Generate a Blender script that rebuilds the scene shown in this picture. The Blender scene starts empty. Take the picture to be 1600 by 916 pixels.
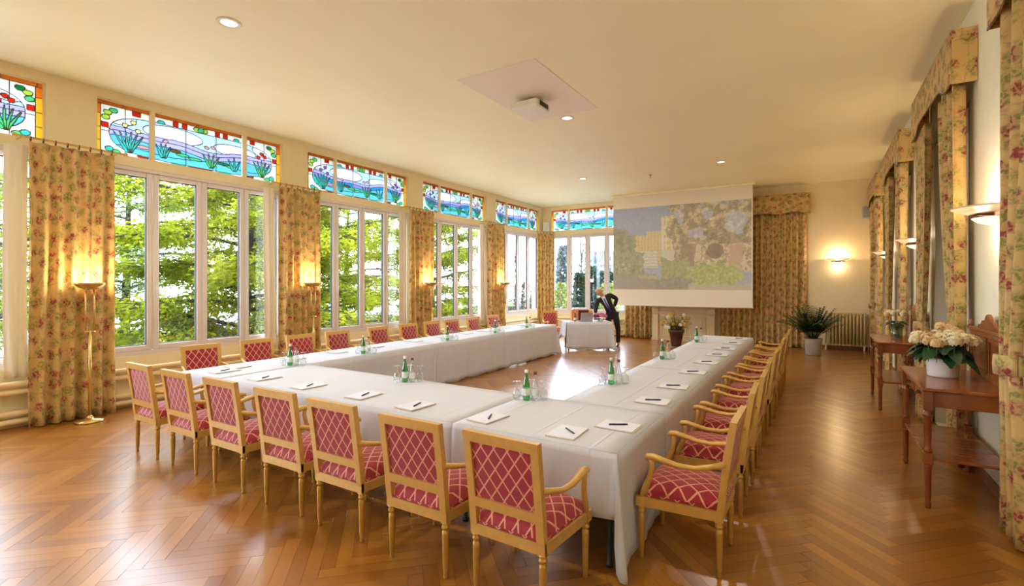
import bpy, bmesh, math, random
import numpy as np
from mathutils import Vector, Matrix, noise as mnoise
random.seed(7)
PI = math.pi
sc = bpy.context.scene
COL = sc.collection

# ------------------------------------------------------------------ camera
F = 770.0; HZ = 441.0; CAMZ = 1.8
PHI = math.atan2(1278 - 800, F); CF = math.cos(PHI); SF = math.sin(PHI)
cd = bpy.data.cameras.new('camera'); cam = bpy.data.objects.new('camera', cd); COL.objects.link(cam)
cam.location = (0, 0, CAMZ); cam.rotation_euler = (PI / 2, 0, PHI)
cd.sensor_width = 36; cd.lens = 36 * F / 1600; cd.shift_y = -(458 - HZ) / 1600; cd.clip_start = 0.05; cd.clip_end = 600
sc.camera = cam
# ------------------------------------------------------------------ sky and exposure
wd = bpy.data.worlds.new('overcast_sky'); sc.world = wd; wd.use_nodes = True
bg = wd.node_tree.nodes['Background']; bg.inputs[0].default_value = (0.76, 0.90, 1.10, 1); bg.inputs[1].default_value = 14.5
sc.view_settings.view_transform = 'Standard'; sc.view_settings.look = 'None'
sc.view_settings.exposure = 0.12; sc.view_settings.gamma = 1.0; sc.view_settings.use_curve_mapping = False
WARM = (1.0, 0.94, 0.84)
P_DOWN, P_TORCH, P_SCONCE = 34, 20, 17      # watts of the room's lamps

def at(px, py, t):            # world point along a pixel's direction at depth t
    u = (px - 800) / F; v = (HZ - py) / F
    return Vector(((u * CF - SF) * t, (CF + u * SF) * t, CAMZ + v * t))

# ------------------------------------------------------------------ materials
MATS = {}
def nmat(name):
    m = bpy.data.materials.new(name); m.use_nodes = True
    nt = m.node_tree; nt.nodes.clear()
    out = nt.nodes.new('ShaderNodeOutputMaterial')
    MATS[name] = m
    return m, nt, out
def N(nt, typ, **kw):
    n = nt.nodes.new(typ)
    for k, v in kw.items():
        if k.startswith('i_'):
            key = k[2:]
            n.inputs[int(key) if key.isdigit() else key.replace('_', ' ')].default_value = v
        else: setattr(n, k, v)
    return n
def c4(c): return (c[0], c[1], c[2], 1)
def srgb(r, g, b):
    f = lambda x: x / 12.92 if x <= 0.04045 else ((x + 0.055) / 1.055) ** 2.4
    return (f(r / 255), f(g / 255), f(b / 255))
def mat(name, col, rough=0.5, metal=0.0, spec=0.5, var=0.0, vscale=6.0, bump=0.0, bscale=80.0, coat=0.0, col2=None):
    m, nt, out = nmat(name)
    b = N(nt, 'ShaderNodeBsdfPrincipled')
    b.inputs['Base Color'].default_value = c4(col); b.inputs['Roughness'].default_value = rough
    b.inputs['Metallic'].default_value = metal; b.inputs['Specular IOR Level'].default_value = spec
    b.inputs['Coat Weight'].default_value = coat
    nt.links.new(b.outputs[0], out.inputs[0])
    if var or col2:
        tc = N(nt, 'ShaderNodeTexCoord'); no = N(nt, 'ShaderNodeTexNoise'); no.inputs['Scale'].default_value = vscale; no.inputs['Detail'].default_value = 4
        nt.links.new(tc.outputs['Object'], no.inputs['Vector'])
        r = N(nt, 'ShaderNodeValToRGB')
        a = col if col2 else tuple(x * (1 - var) for x in col); z = col2 if col2 else tuple(min(1, x * (1 + var)) for x in col)
        r.color_ramp.elements[0].color = c4(a); r.color_ramp.elements[0].position = 0.35
        r.color_ramp.elements[1].color = c4(z); r.color_ramp.elements[1].position = 0.65
        nt.links.new(no.outputs[0], r.inputs[0]); nt.links.new(r.outputs[0], b.inputs['Base Color'])
    if bump:
        tc2 = N(nt, 'ShaderNodeTexCoord'); n2 = N(nt, 'ShaderNodeTexNoise'); n2.inputs['Scale'].default_value = bscale
        bp = N(nt, 'ShaderNodeBump'); bp.inputs['Strength'].default_value = bump; bp.inputs['Distance'].default_value = 0.01
        nt.links.new(tc2.outputs['Object'], n2.inputs['Vector']); nt.links.new(n2.outputs[0], bp.inputs['Height']); nt.links.new(bp.outputs[0], b.inputs['Normal'])
    return m
def emit(name, col, s):
    m, nt, out = nmat(name); e = N(nt, 'ShaderNodeEmission'); e.inputs[0].default_value = c4(col); e.inputs[1].default_value = s
    nt.links.new(e.outputs[0], out.inputs[0]); return m
def glassy(name, col, refl=0.08, rough=0.02):
    m, nt, out = nmat(name)
    t = N(nt, 'ShaderNodeBsdfTransparent'); t.inputs[0].default_value = c4(col)
    g = N(nt, 'ShaderNodeBsdfGlossy'); g.inputs['Roughness'].default_value = rough
    lw = N(nt, 'ShaderNodeLayerWeight'); lw.inputs[0].default_value = 0.35
    mp = N(nt, 'ShaderNodeMath', operation='MULTIPLY_ADD'); mp.inputs[1].default_value = 0.55; mp.inputs[2].default_value = refl
    cl = N(nt, 'ShaderNodeMath', operation='MINIMUM'); cl.inputs[1].default_value = 0.9
    mx = N(nt, 'ShaderNodeMixShader')
    nt.links.new(lw.outputs['Facing'], mp.inputs[0]); nt.links.new(mp.outputs[0], cl.inputs[0])
    nt.links.new(cl.outputs[0], mx.inputs[0]); nt.links.new(t.outputs[0], mx.inputs[1]); nt.links.new(g.outputs[0], mx.inputs[2]); nt.links.new(mx.outputs[0], out.inputs[0])
    return m
def stained(name, col):
    m, nt, out = nmat(name)
    t = N(nt, 'ShaderNodeBsdfTransparent'); t.inputs[0].default_value = c4(tuple(x * 0.055 for x in col))
    tl = N(nt, 'ShaderNodeBsdfTranslucent'); tl.inputs[0].default_value = c4(tuple(min(1, x * 0.30) for x in col))
    a = N(nt, 'ShaderNodeMixShader'); a.inputs[0].default_value = 0.72
    nt.links.new(t.outputs[0], a.inputs[1]); nt.links.new(tl.outputs[0], a.inputs[2])
    nt.links.new(a.outputs[0], out.inputs[0]); return m
def leafmat(name, c1, c2, trans=0.35, scale=1.5):
    m, nt, out = nmat(name)
    tc = N(nt, 'ShaderNodeTexCoord'); no = N(nt, 'ShaderNodeTexNoise'); no.inputs['Scale'].default_value = scale; no.inputs['Detail'].default_value = 5
    nt.links.new(tc.outputs['Object'], no.inputs['Vector'])
    r = N(nt, 'ShaderNodeValToRGB'); r.color_ramp.elements[0].color = c4(c1); r.color_ramp.elements[0].position = .36; r.color_ramp.elements[1].color = c4(c2); r.color_ramp.elements[1].position = .62
    nt.links.new(no.outputs[0], r.inputs[0])
    d = N(nt, 'ShaderNodeBsdfDiffuse'); t = N(nt, 'ShaderNodeBsdfTranslucent'); mx = N(nt, 'ShaderNodeMixShader'); mx.inputs[0].default_value = trans
    nt.links.new(r.outputs[0], d.inputs[0]); nt.links.new(r.outputs[0], t.inputs[0])
    nt.links.new(d.outputs[0], mx.inputs[1]); nt.links.new(t.outputs[0], mx.inputs[2]); nt.links.new(mx.outputs[0], out.inputs[0]); return m

mat('wall_cream', srgb(240, 224, 180), 0.7, var=0.02)
mat('wall_pale', srgb(244, 240, 214), 0.7, var=0.02)
mat('ceiling_cream', srgb(252, 245, 208), 0.55, var=0.015, vscale=1)
mat('upvc', srgb(226, 216, 210), 0.35)
mat('gasket', srgb(40, 42, 44), 0.6)
mat('lead', srgb(84, 78, 80), 0.6)
mat('gold', srgb(214, 170, 92), 0.38, metal=0.25, var=0.05, vscale=25)
mat('gold_leg', srgb(206, 164, 84), 0.3, metal=0.55, var=0.05, vscale=25)
mat('brass', srgb(222, 190, 120), 0.22, metal=0.85)
mat('bronze', srgb(92, 50, 24), 0.35, metal=0.6)
mat('dark_metal', srgb(60, 66, 66), 0.4, metal=0.7)
mat('hatch_paint', srgb(244, 232, 214), 0.5)
mat('white_paint', srgb(238, 232, 220), 0.4)
mat('radiator_paint', srgb(222, 200, 150), 0.35)
mat('pipe_paint', srgb(240, 212, 158), 0.4)
mat('paper', srgb(232, 234, 246), 0.6)
mat('folder', srgb(226, 206, 166), 0.6)
mat('pen_blue', srgb(26, 34, 74), 0.3)
mat('sheer', srgb(246, 236, 218), 0.8)
mat('terracotta_dark', srgb(98, 66, 54), 0.6, var=0.15)
mat('grey_pot', srgb(176, 166, 148), 0.7, var=0.08)
mat('white_ceramic', srgb(240, 236, 230), 0.15)
mat('soil', srgb(50, 36, 26), 0.9)
mat('suit', srgb(30, 30, 36), 0.75)
mat('shirt', srgb(206, 212, 232), 0.7)
mat('tie', srgb(44, 52, 130), 0.5)
mat('skin', srgb(206, 148, 120), 0.5)
mat('grey_hair', srgb(150, 140, 132), 0.8)
mat('shoe', srgb(18, 16, 18), 0.25)
mat('eye', srgb(30, 24, 22), 0.3)
mat('lip', srgb(160, 92, 84), 0.5)
mat('speaker_white', srgb(226, 224, 214), 0.5)
mat('speaker_grey', srgb(176, 178, 180), 0.5)
mat('black', srgb(20, 20, 22), 0.4)
mat('laptop_grey', srgb(176, 178, 188), 0.35, metal=0.3)
mat('screen_white', srgb(236, 228, 210), 0.75)
mat('carton', srgb(222, 132, 70), 0.7)
mat('mahogany_box', srgb(112, 40, 22), 0.5)
mat('orchid_pink', srgb(206, 60, 130), 0.6, col2=srgb(240, 150, 190), vscale=40)
mat('orchid_purple', srgb(110, 30, 110), 0.6)
mat('cream_petal', srgb(250, 244, 214), 0.6, col2=srgb(244, 226, 176), vscale=18)
mat('peach_petal', srgb(240, 214, 160), 0.6, col2=srgb(232, 190, 140), vscale=18)
mat('yellow_petal', srgb(236, 206, 90), 0.6, col2=srgb(220, 160, 60), vscale=20)
mat('white_petal', srgb(244, 240, 224), 0.6)
mat('dark_leaf', srgb(28, 62, 36), 0.45, col2=srgb(44, 86, 44), vscale=12)
mat('palm_leaf', srgb(34, 66, 32), 0.5, col2=srgb(60, 96, 44), vscale=8)
mat('bush_leaf', srgb(82, 98, 40), 0.5, col2=srgb(150, 146, 60), vscale=10)
mat('stem', srgb(86, 110, 60), 0.6)
mat('mantel', srgb(226, 206, 164), 0.5)
mat('recess_panel', srgb(196, 186, 164), 0.6)
mat('door_wood', srgb(112, 66, 40), 0.45)
mat('bark', srgb(36, 30, 26), 0.9, var=0.3)
mat('far_bark', srgb(70, 70, 70), 0.9)
mat('lawn', srgb(70, 84, 38), 0.9, var=0.2, vscale=0.5)
mat('tarmac', srgb(92, 94, 98), 0.9, var=0.05)
mat('lake', srgb(190, 205, 220), 0.25)
mat('far_wall', srgb(112, 116, 126), 0.8)
mat('far_glass', srgb(36, 48, 66), 0.3)
mat('car_dark', srgb(40, 48, 66), 0.3)
mat('car_white', srgb(150, 152, 156), 0.3)
mat('car_blue', srgb(90, 110, 140), 0.3)
mat('tyre', srgb(16, 16, 16), 0.8)
mat('red_plain', srgb(150, 40, 48), 0.8)
mat('plastic_cable', srgb(236, 236, 236), 0.5)
glassy('window_glass', (0.97, 0.985, 0.99), 0.03)
glassy('clear_glass', (0.93, 0.96, 0.96), 0.12)
glassy('green_glass', (0.16, 0.62, 0.22), 0.10)
glassy('vase_glass', (0.75, 0.86, 0.74), 0.12)
mat('label_white', srgb(226, 232, 226), 0.5)
mat('cap_white', srgb(232, 236, 230), 0.4)
mat('cap_red', srgb(120, 30, 36), 0.4)
emit('lamp_glow', (1.0, 0.80, 0.52), 9.0)
emit('downlight_glow', (1.0, 0.82, 0.56), 3.0)
mat('pink_glass', srgb(240, 206, 180), 0.3)
leafmat('cedar_leaf', srgb(78, 92, 16), srgb(152, 156, 42), 0.45, 0.9)
leafmat('cedar_leaf_dark', srgb(66, 84, 36), srgb(132, 148, 76), 0.35, 0.9)
leafmat('conifer_leaf', srgb(24, 44, 30), srgb(52, 76, 54), 0.2, 0.3)
leafmat('poplar_leaf', srgb(84, 94, 92), srgb(112, 122, 116), 0.2, 0.3)
leafmat('spring_leaf', srgb(110, 118, 56), srgb(146, 146, 86), 0.3, 0.3)
leafmat('hedge_leaf', srgb(38, 50, 46), srgb(74, 88, 74), 0.2, 0.3)

# stained glass colours
SG = dict(amber=(1, .62, .10), orange=(.95, .36, .08), cream=(1.0, .97, .86), sky=(.72, .87, 1.0), cloud=(.93, .93, 1.0), lav=(.66, .62, .88),
          hill=(.45, .48, .82), water=(.30, .72, .90), deep=(.10, .50, .72), teal=(.16, .72, .62), green=(.22, .72, .36), lime=(.62, .80, .18), dgreen=(.06, .40, .16),
          red=(.82, .09, .05), pink=(.95, .55, .50), yellow=(.97, .86, .42), iris=(.45, .22, .55), brown=(.32, .22, .08))
for k, v in SG.items(): stained('glass_' + k, tuple(x ** 1.7 for x in v))

def uvnode(nt):
    return N(nt, 'ShaderNodeUVMap').outputs[0]
def fabric_lattice():
    m, nt, out = nmat('lattice_fabric')
    b = N(nt, 'ShaderNodeBsdfPrincipled'); b.inputs['Roughness'].default_value = 0.75; b.inputs['Sheen Weight'].default_value = 0.3
    sp = N(nt, 'ShaderNodeSeparateXYZ'); nt.links.new(uvnode(nt), sp.inputs[0])
    ux = N(nt, 'ShaderNodeMath', operation='DIVIDE'); ux.inputs[1].default_value = 0.088; nt.links.new(sp.outputs[0], ux.inputs[0])
    vy = N(nt, 'ShaderNodeMath', operation='DIVIDE'); vy.inputs[1].default_value = 0.118; nt.links.new(sp.outputs[1], vy.inputs[0])
    res = []
    for op in ('ADD', 'SUBTRACT'):
        a = N(nt, 'ShaderNodeMath', operation=op); nt.links.new(ux.outputs[0], a.inputs[0]); nt.links.new(vy.outputs[0], a.inputs[1])
        pp = N(nt, 'ShaderNodeMath', operation='PINGPONG'); pp.inputs[1].default_value = 0.5; nt.links.new(a.outputs[0], pp.inputs[0])
        lt = N(nt, 'ShaderNodeMath', operation='LESS_THAN'); lt.inputs[1].default_value = 0.062; nt.links.new(pp.outputs[0], lt.inputs[0]); res.append(lt)
    mx = N(nt, 'ShaderNodeMath', operation='MAXIMUM'); nt.links.new(res[0].outputs[0], mx.inputs[0]); nt.links.new(res[1].outputs[0], mx.inputs[1])
    mc = N(nt, 'ShaderNodeMix', data_type='RGBA'); mc.inputs[6].default_value = c4(srgb(158, 28, 44)); mc.inputs[7].default_value = c4(srgb(228, 158, 130))
    nt.links.new(mx.outputs[0], mc.inputs[0]); nt.links.new(mc.outputs[2], b.inputs['Base Color']); nt.links.new(b.outputs[0], out.inputs[0])
fabric_lattice()
def fabric_floral(name, base1, base2):
    m, nt, out = nmat(name)
    b = N(nt, 'ShaderNodeBsdfPrincipled'); b.inputs['Roughness'].default_value = 0.75; b.inputs['Sheen Weight'].default_value = 0.15
    uv = uvnode(nt)
    n0 = N(nt, 'ShaderNodeTexNoise'); n0.inputs['Scale'].default_value = 22; n0.inputs['Detail'].default_value = 3; nt.links.new(uv, n0.inputs['Vector'])
    sub = N(nt, 'ShaderNodeVectorMath', operation='SUBTRACT'); sub.inputs[1].default_value = (.5, .5, .5); nt.links.new(n0.outputs['Color'], sub.inputs[0])
    sca = N(nt, 'ShaderNodeVectorMath', operation='SCALE'); sca.inputs['Scale'].default_value = 0.075; nt.links.new(sub.outputs[0], sca.inputs[0])
    add = N(nt, 'ShaderNodeVectorMath', operation='ADD'); nt.links.new(uv, add.inputs[0]); nt.links.new(sca.outputs[0], add.inputs[1])
    def vor(scale, off, thr, soft, feature='F1'):
        o = N(nt, 'ShaderNodeVectorMath', operation='ADD'); o.inputs[1].default_value = off; nt.links.new(add.outputs[0], o.inputs[0])
        v = N(nt, 'ShaderNodeTexVoronoi', voronoi_dimensions='2D', feature=feature); v.inputs['Scale'].default_value = scale; v.inputs['Randomness'].default_value = 0.75; nt.links.new(o.outputs[0], v.inputs['Vector'])
        mr = N(nt, 'ShaderNodeMapRange'); mr.inputs[1].default_value = thr; mr.inputs[2].default_value = thr + soft; mr.inputs[3].default_value = 1; mr.inputs[4].default_value = 0
        nt.links.new(v.outputs['Distance'], mr.inputs[0]); return mr.outputs[0]
    n1 = N(nt, 'ShaderNodeTexNoise'); n1.inputs['Scale'].default_value = 3; nt.links.new(uv, n1.inputs['Vector'])
    m0 = N(nt, 'ShaderNodeMix', data_type='RGBA'); m0.inputs[6].default_value = c4(base1); m0.inputs[7].default_value = c4(base2); nt.links.new(n1.outputs[0], m0.inputs[0])
    nf = N(nt, 'ShaderNodeTexVoronoi', voronoi_dimensions='2D'); nf.inputs['Scale'].default_value = 32; nt.links.new(add.outputs[0], nf.inputs['Vector'])
    petal = N(nt, 'ShaderNodeMapRange'); petal.inputs[1].default_value = .25; petal.inputs[2].default_value = .6; petal.inputs[3].default_value = 1.0; petal.inputs[4].default_value = .25; nt.links.new(nf.outputs['Distance'], petal.inputs[0])
    cur = m0.outputs[2]
    for (mask, colr, amt) in ((vor(4.2, (3.1, 1.7, 0), .012, .03, 'DISTANCE_TO_EDGE'), srgb(150, 146, 78), .5),
                              (vor(6.0, (0, 0, 0), .18, .28), srgb(134, 136, 60), .9),
                              (vor(5.0, (7.7, 3.3, 0), .10, .12), srgb(222, 140, 96), .5),
                              (vor(4.6, (1.9, 8.1, 0), .14, .13), srgb(166, 48, 62), .95)):
        s0 = N(nt, 'ShaderNodeMath', operation='MULTIPLY'); s0.inputs[1].default_value = amt; nt.links.new(mask, s0.inputs[0])
        s = N(nt, 'ShaderNodeMath', operation='MULTIPLY'); nt.links.new(s0.outputs[0], s.inputs[0]); nt.links.new(petal.outputs[0], s.inputs[1])
        mm = N(nt, 'ShaderNodeMix', data_type='RGBA'); mm.inputs[7].default_value = c4(colr); nt.links.new(cur, mm.inputs[6]); nt.links.new(s.outputs[0], mm.inputs[0]); cur = mm.outputs[2]
    nt.links.new(cur, b.inputs['Base Color'])
    tl = N(nt, 'ShaderNodeBsdfTranslucent'); nt.links.new(cur, tl.inputs[0])
    mx = N(nt, 'ShaderNodeMixShader'); mx.inputs[0].default_value = 0.18
    nt.links.new(b.outputs[0], mx.inputs[1]); nt.links.new(tl.outputs[0], mx.inputs[2]); nt.links.new(mx.outputs[0], out.inputs[0])
fabric_floral('floral', srgb(224, 184, 110), srgb(236, 206, 140))
def cloth_mat():
    m, nt, out = nmat('tablecloth')
    b = N(nt, 'ShaderNodeBsdfPrincipled'); b.inputs['Base Color'].default_value = c4(srgb(224, 225, 233)); b.inputs['Roughness'].default_value = 0.7
    tc = N(nt, 'ShaderNodeTexCoord'); mp = N(nt, 'ShaderNodeMapping'); mp.inputs['Scale'].default_value = (1.2, 1.2, 0.6); nt.links.new(tc.outputs['Object'], mp.inputs[0])
    n = N(nt, 'ShaderNodeTexNoise'); n.inputs['Scale'].default_value = 3.5; n.inputs['Detail'].default_value = 3; n.inputs['Distortion'].default_value = 0.8; nt.links.new(mp.outputs[0], n.inputs['Vector'])
    bp = N(nt, 'ShaderNodeBump'); bp.inputs['Strength'].default_value = 0.35; bp.inputs['Distance'].default_value = 0.02; 
    sp = N(nt, 'ShaderNodeSeparateXYZ'); nt.links.new(tc.outputs['Object'], sp.inputs[0]); h = n.outputs[0]
    for ax, per in ((0, .46), (1, .52)):
        pp = N(nt, 'ShaderNodeMath', operation='PINGPONG'); pp.inputs[1].default_value = per / 2; nt.links.new(sp.outputs[ax], pp.inputs[0])
        mr = N(nt, 'ShaderNodeMapRange'); mr.inputs[1].default_value = 0; mr.inputs[2].default_value = .014; mr.inputs[3].default_value = .7; mr.inputs[4].default_value = 0; nt.links.new(pp.outputs[0], mr.inputs[0])
        ad = N(nt, 'ShaderNodeMath', operation='ADD'); nt.links.new(h, ad.inputs[0]); nt.links.new(mr.outputs[0], ad.inputs[1]); h = ad.outputs[0]
    nt.links.new(h, bp.inputs['Height']); nt.links.new(bp.outputs[0], b.inputs['Normal'])
    tl = N(nt, 'ShaderNodeBsdfTranslucent'); tl.inputs[0].default_value = c4(srgb(236, 226, 216)); mx = N(nt, 'ShaderNodeMixShader'); mx.inputs[0].default_value = 0.12
    nt.links.new(b.outputs[0], mx.inputs[1]); nt.links.new(tl.outputs[0], mx.inputs[2]); nt.links.new(mx.outputs[0], out.inputs[0])
cloth_mat()
def wood_mat(name, stops, rough, gu=3.0, gv=60.0, tone=True, coat=0.0, rvar=0.06):
    m, nt, out = nmat(name)
    b = N(nt, 'ShaderNodeBsdfPrincipled'); b.inputs['Coat Weight'].default_value = coat; b.inputs['Coat Roughness'].default_value = 0.24
    if tone:
        uv = uvnode(nt); t2 = N(nt, 'ShaderNodeUVMap'); t2.uv_map = 'tone'
        sp = N(nt, 'ShaderNodeSeparateXYZ'); nt.links.new(t2.outputs[0], sp.inputs[0]); tv = sp.outputs[0]
    else:
        tc = N(nt, 'ShaderNodeTexCoord'); uv = tc.outputs['Object']; tv = None
    mp = N(nt, 'ShaderNodeMapping'); mp.inputs['Scale'].default_value = (gu, gv, gv); nt.links.new(uv, mp.inputs[0])
    n = N(nt, 'ShaderNodeTexNoise'); n.inputs['Scale'].default_value = 1.0; n.inputs['Detail'].default_value = 5; n.inputs['Distortion'].default_value = 0.6; nt.links.new(mp.outputs[0], n.inputs['Vector'])
    if tv:
        ma = N(nt, 'ShaderNodeMath', operation='MULTIPLY_ADD'); ma.inputs[1].default_value = 0.35; nt.links.new(n.outputs[0], ma.inputs[0])
        sc2 = N(nt, 'ShaderNodeMath', operation='MULTIPLY'); sc2.inputs[1].default_value = 0.65; nt.links.new(tv, sc2.inputs[0]); nt.links.new(sc2.outputs[0], ma.inputs[2]); val = ma.outputs[0]
    else: val = n.outputs[0]
    r = N(nt, 'ShaderNodeValToRGB'); el = r.color_ramp.elements
    while len(el) < len(stops): el.new(0.5)
    for e, (p, c) in zip(el, stops): e.position = p; e.color = c4(c)
    nt.links.new(val, r.inputs[0]); nt.links.new(r.outputs[0], b.inputs['Base Color'])
    mr = N(nt, 'ShaderNodeMapRange'); mr.inputs[3].default_value = rough - rvar; mr.inputs[4].default_value = rough + rvar; nt.links.new(n.outputs[0], mr.inputs[0]); nt.links.new(mr.outputs[0], b.inputs['Roughness'])
    bp = N(nt, 'ShaderNodeBump'); bp.inputs['Strength'].default_value = 0.04; bp.inputs['Distance'].default_value = 0.01; nt.links.new(n.outputs[0], bp.inputs['Height']); nt.links.new(bp.outputs[0], b.inputs['Normal'])
    nt.links.new(b.outputs[0], out.inputs[0])
wood_mat('parquet', [(0.0, srgb(138, 82, 20)), (0.4, srgb(156, 98, 28)), (0.7, srgb(172, 112, 36)), (1.0, srgb(192, 134, 54))], 0.34, 2.0, 16.0, True, 0.9)
wood_mat('console_wood', [(0.3, srgb(124, 62, 30)), (0.55, srgb(154, 84, 42)), (0.8, srgb(178, 106, 58))], 0.22, 26.0, 3.0, False, 0.3)
wood_mat('skirting_wood', [(0.3, srgb(120, 72, 36)), (0.8, srgb(160, 104, 56))], 0.35, 20.0, 3.0, False)

# ------------------------------------------------------------------ geometry helpers
class MB:
    def __init__(s): s.v = []; s.f = []; s.uv = []; s.uv2 = []; s.fm = []; s.sm = []
    def face(s, idx, uv=None, mi=0, smooth=False, uv2=None):
        s.f.append(tuple(idx)); s.uv.append(uv); s.uv2.append(uv2); s.fm.append(mi); s.sm.append(smooth)
    def box(s, x0, x1, y0, y1, z0, z1, mi=0, ch=0.0, M=None):
        b = len(s.v)
        if ch <= 0:
            pts = [(x, y, z) for z in (z0, z1) for y in (y0, y1) for x in (x0, x1)]
            fs = [(0, 2, 3, 1), (4, 5, 7, 6), (0, 1, 5, 4), (2, 6, 7, 3), (0, 4, 6, 2), (1, 3, 7, 5)]
        else:
            c = min(ch, (x1 - x0) * .45, (y1 - y0) * .45, (z1 - z0) * .45)
            X = (x0, x1); Y = (y0, y1); Z = (z0, z1); sg = (1, -1)
            pts = []; ix = {}
            for i in (0, 1):
                for j in (0, 1):
                    for k in (0, 1):
                        for a in range(3):
                            p = [X[i] + sg[i] * c, Y[j] + sg[j] * c, Z[k] + sg[k] * c]
                            p[a] = (X[i], Y[j], Z[k])[a]
                            ix[(i, j, k, a)] = len(pts); pts.append(tuple(p))
            fs = []
            q = lambda *l: fs.append([ix[t] for t in l])
            for i in (0, 1):
                o = [(i, 0, 0, 0), (i, 1, 0, 0), (i, 1, 1, 0), (i, 0, 1, 0)]; q(*(o if i else o[::-1]))
                o = [(0, i, 0, 1), (0, i, 1, 1), (1, i, 1, 1), (1, i, 0, 1)]; q(*(o if i else o[::-1]))
                o = [(0, 0, i, 2), (1, 0, i, 2), (1, 1, i, 2), (0, 1, i, 2)]; q(*(o if i else o[::-1]))
            for i in (0, 1):
                for j in (0, 1):
                    f = (i == j)
                    o = [(i, j, 0, 0), (i, j, 0, 1), (i, j, 1, 1), (i, j, 1, 0)]; q(*(o if f else o[::-1]))
                    o = [(i, 0, j, 0), (i, 1, j, 0), (i, 1, j, 2), (i, 0, j, 2)]; q(*(o if f else o[::-1]))
                    o = [(0, i, j, 1), (0, i, j, 2), (1, i, j, 2), (1, i, j, 1)]; q(*(o if f else o[::-1]))
            for i in (0, 1):
                for j in (0, 1):
                    for k in (0, 1):
                        o = [(i, j, k, 0), (i, j, k, 1), (i, j, k, 2)]; q(*(o if (i + j + k) % 2 else o[::-1]))
        if M is not None: pts = [tuple(M @ Vector(p)) for p in pts]
        s.v += pts
        for f in fs: s.face([b + i for i in f], None, mi)
        return s
    def tube(s, pts, rad, n=8, mi=0, cap=True, flat=None, up=None):
        pts = [Vector(p) for p in pts]; L = len(pts)
        if not hasattr(rad, '__len__'): rad = [rad] * L
        b = len(s.v); prev = None
        for i in range(L):
            d = (pts[min(i + 1, L - 1)] - pts[max(i - 1, 0)])
            if d.length < 1e-9: d = Vector((0, 0, 1))
            d.normalize()
            if up is not None: a = Vector(up)
            elif prev is None: a = Vector((0, 0, 1)) if abs(d.z) < .9 else Vector((1, 0, 0))
            else: a = prev
            x = a - d * a.dot(d)
            if x.length < 1e-6: x = Vector((1, 0, 0)) - d * d.x
            x.normalize(); prev = x; y = d.cross(x)
            r = rad[i]; rx, ry = (r if hasattr(r, '__len__') else (r, r))
            for k in range(n):
                t = 2 * PI * k / n; s.v.append(tuple(pts[i] + x * math.cos(t) * rx + y * math.sin(t) * ry))
        for i in range(L - 1):
            for k in range(n):
                k2 = (k + 1) % n; s.face([b + i * n + k, b + i * n + k2, b + (i + 1) * n + k2, b + (i + 1) * n + k], None, mi, True)
        if cap:
            s.face([b + k for k in range(n)][::-1], None, mi); s.face([b + (L - 1) * n + k for k in range(n)], None, mi)
        return s
    def lathe(s, prof, n=16, mi=0, o=(0, 0, 0), axis='z'):
        b = len(s.v)
        for (r, z) in prof:
            for k in range(n):
                t = 2 * PI * k / n; p = (r * math.cos(t), r * math.sin(t), z)
                if axis == 'x': p = (p[2], p[0], p[1])
                s.v.append((p[0] + o[0], p[1] + o[1], p[2] + o[2]))
        for i in range(len(prof) - 1):
            for k in range(n):
                k2 = (k + 1) % n; s.face([b + i * n + k, b + i * n + k2, b + (i + 1) * n + k2, b + (i + 1) * n + k], None, mi, True)
        if prof[0][0] > 1e-5: s.face([b + k for k in range(n)][::-1], None, mi)
        if prof[-1][0] > 1e-5: s.face([b + (len(prof) - 1) * n + k for k in range(n)], None, mi)
        return s
    def prism(s, poly, a, b_, fn, mi=0):          # poly 2D, extruded between a and b_, fn(u,v,w)->xyz
        n = len(poly); b = len(s.v)
        for w in (a, b_):
            for (u, v) in poly: s.v.append(tuple(fn(u, v, w)))
        s.face([b + i for i in range(n)][::-1], None, mi); s.face([b + n + i for i in range(n)], None, mi)
        for i in range(n):
            j = (i + 1) % n; s.face([b + i, b + j, b + n + j, b + n + i], None, mi)
        return s
    def grid(s, P, UV=None, mi=0, smooth=True):   # P[i][j] points
        b = len(s.v); nu = len(P); nv = len(P[0])
        for r in P:
            for p in r: s.v.append(tuple(p))
        for i in range(nu - 1):
            for j in range(nv - 1):
                q = [(i, j), (i + 1, j), (i + 1, j + 1), (i, j + 1)]
                s.face([b + a * nv + c for a, c in q], [UV[a][c] for a, c in q] if UV else None, mi, smooth)
        return s
    def ball(s, c, r, nu=10, nv=7, mi=0, sx=1, sy=1, sz=1):
        b = len(s.v); c = Vector(c)
        for i in range(nv + 1):
            ph = PI * i / nv
            for k in range(nu):
                t = 2 * PI * k / nu
                s.v.append((c.x + r * sx * math.sin(ph) * math.cos(t), c.y + r * sy * math.sin(ph) * math.sin(t), c.z - r * sz * math.cos(ph)))
        for i in range(nv):
            for k in range(nu):
                k2 = (k + 1) % nu; s.face([b + i * nu + k, b + i * nu + k2, b + (i + 1) * nu + k2, b + (i + 1) * nu + k], None, mi, True)
        return s
    def mesh(s, name):
        me = bpy.data.meshes.new(name); me.from_pydata([tuple(p) for p in s.v], [], s.f)
        if any(u is not None for u in s.uv):
            l = me.uv_layers.new(name='UVMap'); i = 0; arr = []
            for f, u in zip(s.f, s.uv):
                arr += [c for p in (u if u is not None else [(0, 0)] * len(f)) for c in p]
            l.data.foreach_set('uv', arr)
        if any(u is not None for u in s.uv2):
            l = me.uv_layers.new(name='tone'); arr = []
            for f, u in zip(s.f, s.uv2): arr += list(u) * len(f)
            l.data.foreach_set('uv', arr)
        me.polygons.foreach_set('material_index', s.fm); me.polygons.foreach_set('use_smooth', s.sm)
        me.validate(); me.update(); return me
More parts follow.
